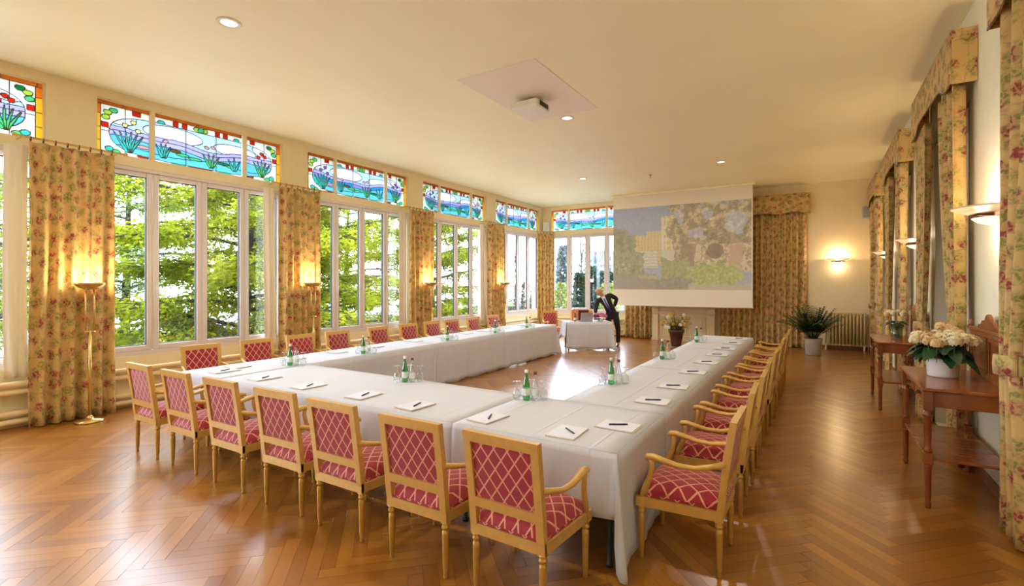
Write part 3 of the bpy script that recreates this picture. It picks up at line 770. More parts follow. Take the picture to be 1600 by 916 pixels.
# ------------------------------------------------------------------ projection screen
def paint(p, q):
    def fb(x, y, s): return mnoise.fractal(Vector((x * s, y * s, 3.7)), 1.0, 2.0, 4)
    p0, q0 = p, q; jn = fb(p * 1.56 + 2, q, 22)
    p = p + (.012 * jn if p > .5 or q < .45 else .003 * jn); q = q + .012 * fb(p0 * 1.56 - 4, q0, 22)
    n1 = fb(p * 1.56, q, 6); n2 = fb(p * 1.56 + 5, q, 16); n3 = fb(p * 1.56 + 9, q + 3, 34)
    col = np.array([150, 160, 186]) * 1.0
    col = col + (q - .5) * np.array([-10, -10, 6])
    def blend(c, a=1.0):
        nonlocal col; col = col * (1 - a) + np.array(c, float) * a
    if .15 < p < .38 and q < .66 + .02 * n1 + (.04 if p > .27 else 0) and q > .3:
        blend((206, 186, 128)); 
        if (p * 40) % 1 < .35 and (q * 30) % 1 < .6: blend((182, 158, 98), .8)
    if .38 < p < .515 and .45 < q < .87 + .1 * (p - .38):
        blend((214, 206, 178))
        if .4 < p < .5 and (q * 13) % 1 < .55 and (p * 26) % 1 < .75: blend((204, 172, 88), .9)
    if .38 < p < .54 and .25 < q < .47: blend((196, 196, 184))
    if .2 < p < .35 and .26 < q < .47 - .12 * (.34 - p):
        blend((206, 206, 186));
        if (q * 26) % 1 < .3: blend((176, 176, 160))
    if p + .06 * n1 < .17 and q < .74 - 1.0 * max(0, p - .08) + .06 * n2: blend((132 + 26 * n2, 134 + 26 * n2, 104 + 16 * n2))
    if p < .25 + .03 * n1 and q < .5 - .5 * (p - .1) + .05 * n2: blend((138 + 30 * n3, 142 + 30 * n3, 112 + 18 * n3))
    if p > .46 + .06 * n1 + .08 * max(0, .6 - q) and q > .2:
        c = np.array((150, 134, 104)) + 34 * n2 + 30 * n3
        if n1 > .16 and q > .6: c = np.array((168, 172, 184)) + 20 * n3
        if n2 > .22: c = c + np.array((26, 26, 6))
        if q < .52 and n2 < -.1 and p > .6: c = np.array((206, 192, 162))
        if math.hypot((p - .76) * 1.5, q - .44) < .09: c = np.array((120, 100, 80)) + 10 * n3
        blend(c)
    if .86 < p < .94 and q < .5 and q > .2: blend((184, 154, 124))
    if .53 < p < .62 and q < .55 - .3 * (p - .53) and q > .2: blend((138, 114, 92), .8)
    if .38 < p < .58 and q < .36 + .05 * n2 and q > .12: blend((150 + 24 * n3, 154 + 24 * n3, 100 + 10 * n3))
    if math.hypot((p - .75) / .19, (q - .16) / .15) < 1 + .25 * n2: blend((160 + 40 * n3, 172 + 36 * n3, 96 + 20 * n3))
    if q < .14 + .04 * n1 and p < .6: blend((140 + 18 * n3, 134 + 18 * n3, 118 + 16 * n3))
    if q < .19 and p < .33: blend((144, 138, 124))
    if q < .06 + .02 * n2 and p > .58: blend((186, 176, 146))
    if .2 < p < .34 and .13 < q < .17: blend((180, 180, 130), .7)
    if p < .14 and .24 < q < .27 + .05 * n3 and (p * 50) % 1 < .4: blend((204, 200, 190), .8)
    col = col + 12 * fb(p0 * 1.56, q0, 60)
    return np.clip(col * .62 + np.array((176, 168, 152)) * .38, 60, 235)
def screen():
    X0, X1, Y, Z0, Z1 = -5.45, -1.50, 14.80, 1.106, 4.46
    t = thing('projection_screen', 'large projection screen let down from the ceiling showing a hotel garden', 'screen', ((X0 + X1) / 2, Y, Z0))
    w = (X1 - X0) / 2; h = Z1 - Z0
    MB().box(-w, w, 0, .006, 0, h).obj('fabric', 'screen_white', t)
    MB().tube([(-w - .02, .003, -.012), (w + .02, .003, -.012)], .016, 10).obj('bottom_bar', 'white_paint', t)
    MB().box(-w - .06, w + .06, -.06, .1, h - .02, ZC - Z0 - .001, 0, .01).obj('housing', 'ceiling_cream', t)
    nx, ny = 210, 130; i0, i1, j0, j1 = -w + .005, w - .03, 1.58 - Z0, 4.07 - Z0
    me = bpy.data.meshes.new('projected_picture'); vs = [(i0 + (i1 - i0) * i / nx, -.003, j0 + (j1 - j0) * j / ny) for i in range(nx + 1) for j in range(ny + 1)]
    fs = [(i * (ny + 1) + j, (i + 1) * (ny + 1) + j, (i + 1) * (ny + 1) + j + 1, i * (ny + 1) + j + 1) for i in range(nx) for j in range(ny)]
    me.from_pydata(vs, [], fs); a = me.color_attributes.new('picture', 'FLOAT_COLOR', 'POINT'); arr = []
    for i in range(nx + 1):
        for j in range(ny + 1): c = srgb(*paint(i / nx, j / ny)); arr += [c[0], c[1], c[2], 1]
    a.data.foreach_set('color', arr)
    m, nt, out = nmat('picture'); at_ = N(nt, 'ShaderNodeAttribute'); at_.attribute_name = 'picture'; b = N(nt, 'ShaderNodeBsdfPrincipled'); b.inputs['Roughness'].default_value = .75
    nt.links.new(at_.outputs['Color'], b.inputs['Base Color']); nt.links.new(at_.outputs['Color'], b.inputs['Emission Color']); b.inputs['Emission Strength'].default_value = 0.18
    nt.links.new(b.outputs[0], out.inputs[0]); me.materials.append(m); link('projected_picture', me, t)
screen()

# ------------------------------------------------------------------ mantelpiece, wall radiator, speakers
t = thing('mantelpiece', 'cream panelled mantelpiece below the projection screen', 'fireplace', (-3.49, YB, 0))
w = .96
MB().box(-w + .1, w - .1, -.30, -.001, 0, 1.02, 0, .008).obj('body', 'mantel', t)
MB().box(-w, w, -.39, -.001, 1.02, 1.09, 0, .015).obj('shelf', 'mantel', t)
for s in (-1, 1):
    m_ = MB(); x0, x1 = sorted((s * (w - .04), s * (w - .24))); m_.box(x0, x1, -.36, -.301, .09, .80, 0, .01); m_.box(x0 - .02, x1 + .02, -.375, -.301, 0, .09, 0, .008)
    pil = m_.obj('pilaster', 'mantel', t)
    MB().prism([(0, 1.015), (-.095, 1.015), (-.095, .97), (-.06, .90), (-.03, .80), (0, .80)], x0, x1, lambda u, v, q: (q, u - .301 + .02, v)).obj('corbel', 'mantel', pil)
    x0, x1 = sorted((s * .06, s * .66)); m_ = MB(); 
    for (a, b, c, d) in ((x0, x1, .12, .17), (x0, x1, .72, .77), (x0, x0 + .05, .17, .72), (x1 - .05, x1, .17, .72)): m_.box(a, b, -.325, -.301, c, d, 0, .008)
    m_.obj('panel_moulding', 'mantel', t)
    MB().box(x0 + .1, x1 - .1, -.315, -.301, .22, .67, 0, .01).obj('panel', 'mantel', t)
MB().box(-w + .06, w - .06, -.34, -.301, .84, .88, 0, .01).obj('frieze_moulding', 'mantel', t)

t = thing('column_radiator', 'cream cast column radiator standing at the back wall', 'radiator', (.60, YB - .16, 0))
for i in range(12):
    x = -.42 + i * .0764
    m_ = MB()
    for y in (-.06, 0, .06): m_.tube([(x, y, .16), (x, y, .98)], .021, 8)
    m_.tube([(x, -.075, .16), (x, .075, .16)], (.03), 8); m_.tube([(x, -.075, .97), (x, .075, .97)], .034, 8); m_.obj('column', 'radiator_paint', t)
for x in (-.42, .42):
    for y in (-.05, .05): MB().lathe([(.028, 0), (.022, .03), (.018, .15)], 8, o=(x, y, 0)).obj('foot', 'radiator_paint', t)
for z in (.16, .97): MB().tube([(-.44, 0, z), (.44, 0, z)], .02, 8).obj('manifold', 'radiator_paint', t)
MB().tube([(.44, 0, .16), (.50, 0, .16), (.50, 0, .001)], .012, 8).obj('feed_pipe', 'radiator_paint', t)
def speaker(label, loc, rz, m):
    t = thing('wall_speaker', label, 'speaker', loc, rz)
    MB().box(-.10, .10, -.20, -.03, -.16, .16, 0, .02).obj('cabinet', m, t); MB().box(-.08, .08, -.207, -.2, -.14, .14, 0, .004).obj('grille', m, t); MB().box(-.03, .03, -.035, 0.0, -.05, .05).obj('bracket', 'dark_metal', t)
speaker('small white loudspeaker in the corner where the window walls meet', (XL + .2, YB - .02, 3.78), math.radians(0), 'speaker_white')
speaker('small grey loudspeaker high on the back wall above the radiator', (1.08, YB - .001, 3.60), 0, 'speaker_grey')

# ------------------------------------------------------------------ torchieres
for k, (a, b) in enumerate(PIL):
    if k == 0: continue
    yc = a + .30
    t = thing('torchiere', 'brass torchiere floor lamp %s' % ['', 'in front of the drape left of the tables', 'in front of the drape between the first and second full windows', 'in front of the drape between the second and third full windows', 'in front of the drape beside the corner window'][k], 'floor lamp', (XL + .49, yc, 0))
    MB().lathe([(.0, 0), (.15, 0), (.155, .012), (.15, .03), (.05, .045), (.03, .07), (.018, .09)], 24).obj('base', 'brass', t)
    MB().lathe([(.018, .08), (.018, 1.18), (.0, 1.18)], 12).obj('pole', 'brass', t)
    m_ = MB()
    for x in (-.045, .045): m_.tube([(0, x, 1.16), (0, x, 1.74)], .009, 8)
    m_.tube([(0, -.06, 1.16), (0, .06, 1.16)], .014, 8); m_.tube([(0, -.06, 1.72), (0, .06, 1.72)], .012, 8)
    m_.obj('twin_rods', 'brass', t)
    bo = MB().lathe([(.03, 1.70), (.06, 1.705), (.12, 1.73), (.165, 1.775), (.172, 1.79), (.166, 1.792), (.155, 1.776), (.11, 1.742), (.02, 1.722), (0, 1.722)], 28).obj('bowl', 'brass', t)
    MB().lathe([(.0, 1.745), (.05, 1.745), (.05, 1.765), (0, 1.765)], 12).obj('bulb', 'lamp_glow', bo)
    lamp('lamp_light', 'POINT', t, (-.05, 0, 1.86), P_TORCH, (1, .74, .44), .06)

# ------------------------------------------------------------------ wall sconces
def sconce(label, loc, rz):
    t = thing('wall_sconce', label, 'wall light', loc, rz)    # local -y into the room
    mb = MB(); n = 20; prof = [(.30, .035), (.298, .048), (.24, .012), (.12, -.022), (.02, -.03)]
    rows = [[(r * math.cos(PI + PI * i / n) * .95, -.012 + r * math.sin(PI + PI * i / n) * .98, z) for (r, z) in prof] for i in range(n + 1)]
    mb.grid(rows); o = mb.obj('upper_shade', 'pink_glass', t); md = o.modifiers.new('glass', 'SOLIDIFY'); md.thickness = .006
    prof = [(.165, -.045), (.13, -.075), (.07, -.097), (.01, -.105)]
    rows = [[(r * math.cos(PI + PI * i / n) * .95, -.012 + r * math.sin(PI + PI * i / n) * .95, z) for (r, z) in prof] for i in range(n + 1)]
    mb = MB().grid(rows); o = mb.obj('lower_shade', 'sconce_glow', t); md = o.modifiers.new('glass', 'SOLIDIFY'); md.thickness = .005
    mb = MB().box(-.06, .06, -.02, -.001, -.09, .03, 0, .006)
    mb.tube([(-.15, -.06, -.03), (-.09, -.14, -.015), (0, -.17, -.03), (.09, -.14, -.015), (.15, -.06, -.03)], [.012, .017, .013, .017, .012], 8); mb.tube([(0, -.01, -.04), (0, -.17, -.03)], .01, 6)
    mb.obj('bracket', 'bronze', t)
    lamp('lamp_light', 'POINT', t, (0, -.13, .09), P_SCONCE, (1, .74, .46), .05)
    lamp('lamp_light', 'POINT', t, (0, -.12, -.16), P_SCONCE * .3, (1, .74, .46), .05)
emit('sconce_glow', (1.0, .80, .52), 1.6)
sconce('glowing two-tier wall light above the radiator on the back wall', (.45, YB, 2.38), 0)
for y, s in ((5.62, 'nearest to the near console table'), (9.22, 'above the far console table'), (12.82, 'between the two farthest draped bays')):
    sconce('pink glass two-tier wall light on the draped wall, ' + s, (XR, y, 2.385), -PI / 2)

# ------------------------------------------------------------------ ceiling fittings
for (x, y, l) in ((-5.2, 2.8, 'round recessed downlight in the ceiling above the window-side table corner'), (-3.5, 7.35, 'round recessed downlight beside the pale ceiling hatch'), (-1.85, 11.87, 'round recessed downlight in the ceiling near the sprinkler, on the radiator side'), (-5.2, 11.87, 'round recessed downlight in the ceiling before the corner window'),
                  (-1.85, 2.8, 'round recessed downlight in the ceiling above the near table corner'), (-1.85, -1.7, 'round recessed downlight in the ceiling behind the tables, wall side'), (-5.2, -1.7, 'round recessed downlight in the ceiling behind the tables, window side')):
    t = thing('downlight', l, 'ceiling light', (x, y, ZC))
    MB().lathe([(.075, -.001), (.115, -.001), (.118, -.008), (.105, -.014), (.08, -.012), (.075, -.001)], 24).obj('trim_ring', 'white_paint', t)
    MB().lathe([(0, -.004), (.078, -.004), (.078, -.007), (0, -.007)], 24).obj('diffuser', 'downlight_glow', t)
    lamp('lamp_light', 'AREA', t, (0, 0, -.02), P_DOWN, WARM, .15)
t = thing('ceiling_hatch', 'pale flat access hatch in the ceiling around the projector', 'hatch', (-3.5, 6.2, ZC))
MB().box(-.6, .6, -1.0, 1.0, -.006, -.0005, 0, .002).obj('panel', 'hatch_paint', t)
t = thing('ceiling_projector', 'white ceiling-mounted projector with dark lens opening', 'projector', (-3.62, 6.35, ZC - .006))
MB().box(-.22, .22, -.20, .20, -.16, -.05, 0, .02).obj('body', 'white_paint', t)
MB().lathe([(.05, -.05), (.05, 0)], 12).obj('mount', 'white_paint', t)
MB().lathe([(.06, 0), (.06, .03), (.045, .035), (0, .03)], 16, axis='x').obj('lens', 'black', t)
o = t.children[-1]; o.location = (.10, .20, -.105); o.rotation_euler.z = PI / 2
MB().box(.221, .224, -.12, .14, -.14, -.07).obj('vent', 'dark_metal', t)
p = at(1016, 273, 2.7 * F / (HZ - 273))
t = thing('sprinkler', 'small brass fire sprinkler in the ceiling', 'sprinkler', (p.x, p.y, ZC))
MB().lathe([(.05, -.0005), (.05, -.006), (.02, -.012), (.015, -.05), (.0, -.05)], 14).obj('escutcheon', 'brass', t); MB().lathe([(0, -.075), (.03, -.075), (.03, -.08), (0, -.08)], 12).obj('deflector', 'brass', t)
MB().tube([(.012, 0, -.05), (.018, 0, -.065), (.012, 0, -.077)], .004, 6).obj('frame_arm', 'brass', t)

# ------------------------------------------------------------------ tables and cloths
TZ = .74
X0, X1, XI0, XI1 = -6.42, -1.055, -5.55, -1.93     # outer and inner edges of the arms
Y0, YI, YEW, YER = 2.91, 4.0, 11.0, 10.4
def cloth(name, label, x0, x1, y0, y1, drops, seed, tails=None, zoff=0.0):
    # drops: dict side -> drop; sides S(front,y0) E(x1) N(y1) W(x0); tails: corner -> extra drop
    r = random.Random(seed); z = TZ + zoff; tails = tails or {}
    t = MB(); nx = max(3, int((x1 - x0) / .12)); ny = max(3, int((y1 - y0) / .12))
    t.grid([[(x0 + (x1 - x0) * i / nx, y0 + (y1 - y0) * j / ny, z + .0025 * mnoise.noise(Vector((i * .6, j * .6, seed)))) for j in range(ny + 1)] for i in range(nx + 1)])
    cor = {'S': ((x0, y0), (x1, y0), (0, -1)), 'E': ((x1, y0), (x1, y1), (1, 0)), 'N': ((x1, y1), (x0, y1), (0, 1)), 'W': ((x0, y1), (x0, y0), (-1, 0))}
    order = 'SENW'
    runs_ = []; cur = []
    seq = [s for s in order if s in drops]
    # rotate so that a run starts after a missing side
    if len(seq) < 4:
        st = next(i for i in range(4) if order[i] in drops and order[(i - 1) % 4] not in drops)
    else: st = 0
    for q in range(4):
        s = order[(st + q) % 4]
        if s in drops: cur.append(s)
        elif cur: runs_.append(cur); cur = []
    if cur: runs_.append(cur)
    for run in runs_:
        pts = []
        for n_, s in enumerate(run):
            a, b, d = cor[s]; L = math.hypot(b[0] - a[0], b[1] - a[1]); k = max(6, int(L / .035))
            if n_ > 0:
                pd = cor[run[n_ - 1]][2]; pdrop = drops[run[n_ - 1]]; tl = tails.get(run[n_ - 1] + s, .12)
                for m in range(1, 8):
                    w = m / 8; th = w * PI / 2; dv = (pd[0] * math.cos(th) + d[0] * math.sin(th), pd[1] * math.cos(th) + d[1] * math.sin(th))
                    pts.append((a[0], a[1], dv, pdrop * (1 - w) + drops[s] * w + tl * math.sin(w * PI) ** 1.0, 1.0 + 1.4 * math.sin(w * PI)))
            for m in range(k + 1):
                w = m / k; edge = min(m, k - m) / k
                pts.append((a[0] + (b[0] - a[0]) * w, a[1] + (b[1] - a[1]) * w, d, drops[s], 1.0))
        ph = [r.uniform(0, 6.28) for _ in range(5)]; rows = []; sacc = 0; nv = 9; last = None
        for (px, py, dv, dr, fl_) in pts:
            if last: sacc += max(.03, math.hypot(px - last[0], py - last[1]))
            last = (px, py); row = []
            wv = .45 * math.sin(sacc * 7.0 + ph[0]) + .3 * math.sin(sacc * 15 + ph[1]) + .25 * math.sin(sacc * 31 + ph[2])
            for j in range(nv + 1):
                v = j / nv; off = .004 + .006 * min(1, v * 6) + (.018 + .016 * (dr / .7)) * v * (wv * .5 + .5) * fl_ + .004 * v * fl_ + (.05 * v * (fl_ - 1))
                zz = min(dr, TZ - .012) * v + (.012 * math.sin(sacc * 11 + ph[3]) * v)
                row.append((px + dv[0] * off, py + dv[1] * off, max(.006, z - zz)))
            rows.append(row)
        t.grid(rows)
    cx, cy = (x0 + x1) / 2, (y0 + y1) / 2
    t.v = [(a - cx, b - cy, c - TZ) for a, b, c in t.v]
    o = t.obj(name, 'tablecloth', None, (cx, cy, TZ)); md = o.modifiers.new('cloth', 'SOLIDIFY'); md.thickness = .003; md.offset = -1
    return tag(o, label, 'tablecloth', None)
def table(label, x0, x1, y0, y1, rz=0, cx=None, cy=None):
    c = ((x0 + x1) / 2, (y0 + y1) / 2); t = thing('folding_table', label, 'table', (c[0] if cx is None else cx, c[1] if cy is None else cy, 0), rz); w, d = (x1 - x0) / 2 - .006, (y1 - y0) / 2 - .006
    MB().box(-w, w, -d, d, TZ - .03, TZ - .008, 0, .004).obj('tabletop', 'door_wood', t)
    for sx in (-1, 1):
        for sy in (-1, 1): MB().lathe([(.022, 0), (.022, .02), (.016, .025), (.016, TZ - .03)], 10, o=(sx * (w - .06), sy * (d - .06), 0)).obj('leg', 'dark_metal', t)
    MB().box(-w + .05, w - .05, -.015, .015, TZ - .06, TZ - .03).obj('rail', 'dark_metal', t)
SH = .41; LG = .715
segs_front = [(X0, XI0), (XI0, -3.95), (-3.95, -2.325), (-2.325, X1)]
table('folding table under the white cloth at the window-side corner of the writing tables', X0, XI0, Y0, YI)
table('folding table under the long front cloth, nearer to the windows', XI0, -3.95, Y0, YI)
table('folding table under the long front cloth, farther from the windows', -3.95, -2.325, Y0, YI)
table('folding table under the corner cloth that trails to the floor', -2.325, X1, Y0, YI)
cloth('tablecloth', 'white cloth on the table corner by the windows, one end trailing low', X0, XI0, Y0, YI, {'S': SH, 'W': SH}, 1, {'WS': .3})
cloth('tablecloth', 'long white cloth with creases on the front run of tables', XI0 + .002, -2.327, Y0, YI, {'S': SH, 'N': SH}, 2)
cloth('tablecloth', 'white corner tablecloth whose side trails down to the parquet beside the armchair', -2.325, X1, Y0, YI, {'S': SH, 'E': LG}, 3, {'SE': .3}, .0015)
wys = [YI + .002, 6.45, 8.6, YEW]
for i in range(3):
    dr = {'E': LG, 'W': SH}
    if i == 2: dr['N'] = LG
    l = ['next to the front tables', 'in the middle of the run', 'at the screen end'][i]
    table('folding table under the window-side cloth ' + l, X0, XI0, wys[i], wys[i + 1] - .002)
    cloth('tablecloth', 'white long-skirted cloth on the window-side tables, ' + l, X0, XI0, wys[i], wys[i + 1] - .002, dr, 5 + i)
rys = [YI + .002, 6.15, 8.3, YER]
for i in range(3):
    dr = {'E': LG, 'W': LG}
    if i == 2: dr['N'] = LG
    l = ['next to the corner cloth', 'in the middle of that run', 'at the screen end of that run'][i]
    table('folding table on the armchair row opposite the windows, ' + l, XI1, X1, max(YI + .002, rys[i]), rys[i + 1] - .002)
    cloth('tablecloth', 'white cloth on the table run opposite the windows, ' + l, XI1, X1, rys[i], rys[i + 1] - .002, dr, 15 + i)

# ------------------------------------------------------------------ armchairs
def chair_proto():
    t = thing('armchair', 'gold armchair', 'chair', (0, 0, 0), 0, None)
    wr, wf, yr, yf = .222, .255, -.235, .235
    leg = [(.0, 0), (.013, 0), (.015, .012), (.012, .03), (.0175, .06), (.0225, .27), (.0225, .285), (.017, .292), (.017, .30), (.025, .306), (.025, .318), (.019, .324), (.024, .335), (.024, .345)]
    for (x, y) in ((-wr, yr), (wr, yr), (-wf, yf), (wf, yf)): MB().lathe(leg, 12, o=(x, y, 0)).obj('leg', 'gold_leg', t)
    # seat rail
    m_ = MB(); z0, z1 = .346, .408
    def quadbar(a, b, th):
        a = Vector(a); b = Vector(b); d = (b - a).normalized(); n = Vector((-d.y, d.x)) * th
        m_.prism([tuple(a + n), tuple(a - n), tuple(b - n), tuple(b + n)], z0, z1, lambda u, v, w: (u, v, w))
    quadbar((-wf - .03, yf), (wf + .03, yf), .028); quadbar((-wr - .024, yr), (wr + .024, yr), .024); quadbar((-wr, yr), (-wf, yf), .026); quadbar((wr, yr), (wf, yf), .026)
    m_.obj('seat_rail', 'gold', t)
    # cushion
    n = 14; rows = []; uvs = []
    for i in range(n + 1):
        a = -1 + 2 * i / n; row = []; uvr = []
        for j in range(n + 1):
            b = -1 + 2 * j / n; y = (yr + yf) / 2 + b * .255; w = wr + (wf - wr) * ((y - yr) / (yf - yr)) + .012
            x = a * w; e = max(abs(a), abs(b)); k = (1 - abs(a) ** 5) * (1 - abs(b) ** 5)
            z = .425 + .072 * (k ** .45) + .018 * (1 - a * a) * (1 - b * b)
            row.append((x, y, z)); uvr.append((x + .03, y - .01))
        rows.append(row); uvs.append(uvr)
    m_ = MB().grid(rows, uvs)
    ed = [rows[i][0] for i in range(n + 1)] + [rows[n][j] for j in range(1, n + 1)] + [rows[i][n] for i in range(n - 1, -1, -1)] + [rows[0][j] for j in range(n - 1, -1, -1)]
    L = 0; R = []; U = []
    for q in range(len(ed)):
        if q: L += math.dist(ed[q], ed[q - 1])
        R.append([(ed[q][0], ed[q][1], .41), ed[q]]); U.append([(L, .0), (L, .02)])
    m_.grid(R, U); m_.obj('cushion', 'lattice_fabric', t)
    # back: raked frame
    def bp(x, s, off=0): # s = height along the back, off = towards the front
        z = .41 + s; y = yr - .012 - .072 * (s / .55) ** 1.2; return (x, y + off, z)
    for sx in (-1, 1):
        m_ = MB()
        pts = [(sx * wr, yr, .335), (sx * wr, yr - .004, .38)] + [bp(sx * (wr + .0), s) for s in (.03, .1, .2, .3, .42, .53)]
        prev = None; b = len(m_.v)
        for q in pts:
            for (dx, dy) in ((-.024, -.018), (.024, -.018), (.024, .022), (-.024, .022)): m_.v.append((q[0] + dx, q[1] + dy, q[2]))
        for i in range(len(pts) - 1):
            for k in range(4): m_.face([b + i * 4 + k, b + i * 4 + (k + 1) % 4, b + i * 4 + 4 + (k + 1) % 4, b + i * 4 + 4 + k])
        e = b + (len(pts) - 1) * 4; m_.face([e, e + 1, e + 2, e + 3]); m_.face([b + 3, b + 2, b + 1, b])
        m_.obj('back_post', 'gold', t)
    def rail(s0, s1, name):
        m_ = MB(); b = len(m_.v)
        for s in (s0, s1):
            for off in (-.018, .022):
                for x in (-wr - (.0255 if s1 > .5 else -.022), wr + (.0255 if s1 > .5 else -.022)): m_.v.append(bp(x, s, off))
        for f in ((0, 1, 5, 4), (2, 6, 7, 3), (4, 5, 7, 6), (0, 2, 3, 1), (0, 4, 6, 2), (1, 3, 7, 5)): m_.face([b + i for i in f])
        m_.obj(name, 'gold', t)
    rail(.49, .55, 'top_rail'); rail(.105, .162, 'cross_rail')
    for (o0, o1) in ((-.004, .0),):
        rows = []; uvs = []; rb = []; ub = []; n = 10
        for i in range(n + 1):
            a = -1 + 2 * i / n; r1 = []; u1 = []; r2 = []
            for j in range(n + 1):
                b = -1 + 2 * j / n; s = .326 + b * .166; x = a * (wr - .022); k = ((1 - abs(a) ** 6) * (1 - abs(b) ** 6)) ** .5
                r1.append(bp(x, s, .012 + .028 * k)); r2.append(bp(x, s, -.004 - .006 * k)); u1.append((x + .044, s))
            rows.append(r1); uvs.append(u1); rb.append(r2[::-1]); ub.append(u1[::-1])
        m_ = MB().grid(rows[::-1], uvs[::-1]).grid(rb[::-1], ub[::-1]); m_.obj('back_panel', 'lattice_fabric', t)
    for sx in (-1, 1):
        m_ = MB(); p0 = bp(sx * (wr + .012), .285)
        pts = [(p0[0], p0[1] + .01, p0[2]), (sx * .252, -.19, .672), (sx * .272, -.10, .652), (sx * .283, 0, .655), (sx * .287, .09, .672), (sx * .286, .15, .684), (sx * .284, .185, .678), (sx * .283, .20, .66)]
        m_.tube(pts, [(.02, .017), (.018, .018), (.016, .02), (.016, .022), (.019, .024), (.021, .026), (.02, .026), (.008, .014)], 10, up=(0, 0, 1))
        arm = m_.obj('arm', 'gold', t)
        MB().tube([(sx * .284, .165, .672), (sx * .282, .158, .62), (sx * .274, .172, .55), (sx * .266, .205, .47), (sx * .262, .225, .40)], [(.02, .016), (.018, .016), (.018, .017), (.021, .019), (.022, .02)], 10, up=(0, 1, 0)).obj('arm_support', 'gold', arm)
    return t
proto = chair_proto(); used = [False]
def put_chair(x, y, rz, label, group):
    o = proto if not used[0] else copy_tree(proto)
    used[0] = True; o.location = (x, y, 0); o.rotation_euler.z = rz; tag(o, label, 'chair', group)
cr = random.Random(5)
fx = [-5.96, -5.18, -4.385, -3.595, -2.91, -2.17, -1.487]
for i, x in enumerate(fx):
    put_chair(x + [.03, .02, 0, 0, 0, .02, .02][i], 2.595 + [-.005, -.005, .0, .0, -.01, -.03, -.03][i], cr.uniform(-.02, .02), 'red-lattice gold armchair at the front tables, %s from the window end' % ORD[i], 'armchairs along the front tables')
ry = [3.44, 4.34, 5.09, 5.98, 6.82, 7.6, 8.37, 9.15, 9.93]
for i, y in enumerate(ry):
    put_chair(-.745 + [.0, .0, .01, -.01, .0, .01, 0, .01, 0][i], y, PI / 2 + cr.uniform(-.03, .03), 'red-lattice gold armchair along the console-table aisle, %s from the trailing corner cloth' % ORD[i], 'armchairs along the console-table aisle')
wy = [3.17, 3.95, 4.67, 5.40, 6.33, 7.12, 7.85, 8.5, 9.33, 10.16]
for i, y in enumerate(wy):
    put_chair(-6.74, y + .245, -PI / 2 + cr.uniform(-.03, .03), 'red-lattice gold armchair backing onto the windows, %s from the front corner' % ORD[i], 'armchairs along the windows')

# ------------------------------------------------------------------ pads and pens
def pad_proto():
    p = thing('writing_pad', 'pad', 'notepad', (0, 0, 0))
    m_ = MB().box(-.105, .105, -.148, .148, .0, .004); m_.obj('backing_card', 'folder', p)
    MB().box(-.104, .104, -.14, .135, .0042, .010, 0, .001).obj('sheets', 'paper', p)
    return p
pad = pad_proto(); pused = [False]
pm = MB().tube([(-.07, 0, .006), (-.065, 0, .006), (.05, 0, .006), (.066, 0, .006), (.073, 0, .006)], [.002, .0058, .0062, .0045, .001], 8).mesh('pen_body'); pm.materials.append(MATS['pen_blue'])
clipm = MB().box(-.06, -.025, -.0012, .0012, .012, .0135).mesh('clip'); clipm.materials.append(MATS['brass'])
def put_pad(x, y, rz, where, group, pen=True, prz=0, off=(0, 0)):
    o = pad if not pused[0] else copy_tree(pad); pused[0] = True
    o.location = (x, y, TZ + .0045); o.rotation_euler.z = rz; tag(o, 'white writing pad on ' + where, 'notepad', 'writing pads on ' + group)
    if pen:
        q = thing('pen', 'dark blue pen on ' + where, 'pen', (x + off[0], y + off[1], TZ + .0147), prz, 'pens on ' + group)
        link('pen_body', pm, q); link('clip', clipm, q)
for i, x in enumerate(fx):
    put_pad(x + cr.uniform(-.02, .02), 3.15 + cr.uniform(-.02, .02), cr.uniform(-.08, .08), 'the front run of tables, %s from the window end' % ORD[i], 'the front tables', True, math.radians(112 if i < 6 else -39) + cr.uniform(-.12, .12), (.02, .0))
for i, y in enumerate([3.47, 4.36, 5.08, 6.0, 6.84, 7.615, 8.38, 9.18, 9.95]):
    put_pad(-1.24, y, PI / 2 + cr.uniform(-.05, .05), 'the aisle-side tables, %s from the trailing corner cloth' % ORD[i], 'the aisle tables', True, PHI + cr.uniform(-.05, .05), (.0, .0))
for i, y in enumerate(wy):
    put_pad(-6.17, y + .25, -PI / 2 + cr.uniform(-.06, .06), 'the window-side tables, %s from the front corner' % ORD[i], 'the window-side tables', False)

# ------------------------------------------------------------------ bottles and goblets
def bottle_proto(name, glass, capm, h):
    t = thing(name, name, 'bottle', (0, 0, 0)); s = h / .27
    MB().lathe([(0, 0.002), (.030, 0), (.033, .008), (.033, .12), (.031, .145), (.020, .185), (.0135, .215), (.0125, .25), (.0145, .252), (.0145, .262), (.0, .262)] if s == 1 else [(0, .002), (.031, 0), (.034, .008), (.034, .10), (.030, .13), (.018, .175), (.0135, .20), (.0125, .232), (.0145, .234), (.0145, .244), (0, .244)], 16).obj('glass', glass, t)
    MB().lathe([(.0335, .045), (.0338, .046), (.0338, .105), (.0335, .106)] if s == 1 else [(.0345, .04), (.0348, .041), (.0348, .09), (.0345, .091)], 16).obj('paper_label', 'label_white', t)
    z = .245 if s == 1 else .228
    MB().lathe([(.0155, z), (.016, z + .002), (.016, z + .025), (.0, z + .027)], 12).obj('cap', capm, t)
    return t
bg_ = bottle_proto('green_bottle', 'green_glass', 'cap_white', .27); bc_ = bottle_proto('clear_bottle', 'clear_glass', 'cap_red', .25)
gp = thing('goblet', 'goblet', 'glass', (0, 0, 0))
MB().lathe([(.033, 0), (.038, .02), (.0395, .045), (.034, .075), (.016, .095), (.004, .10)], 16).obj('bowl', 'clear_glass', gp)
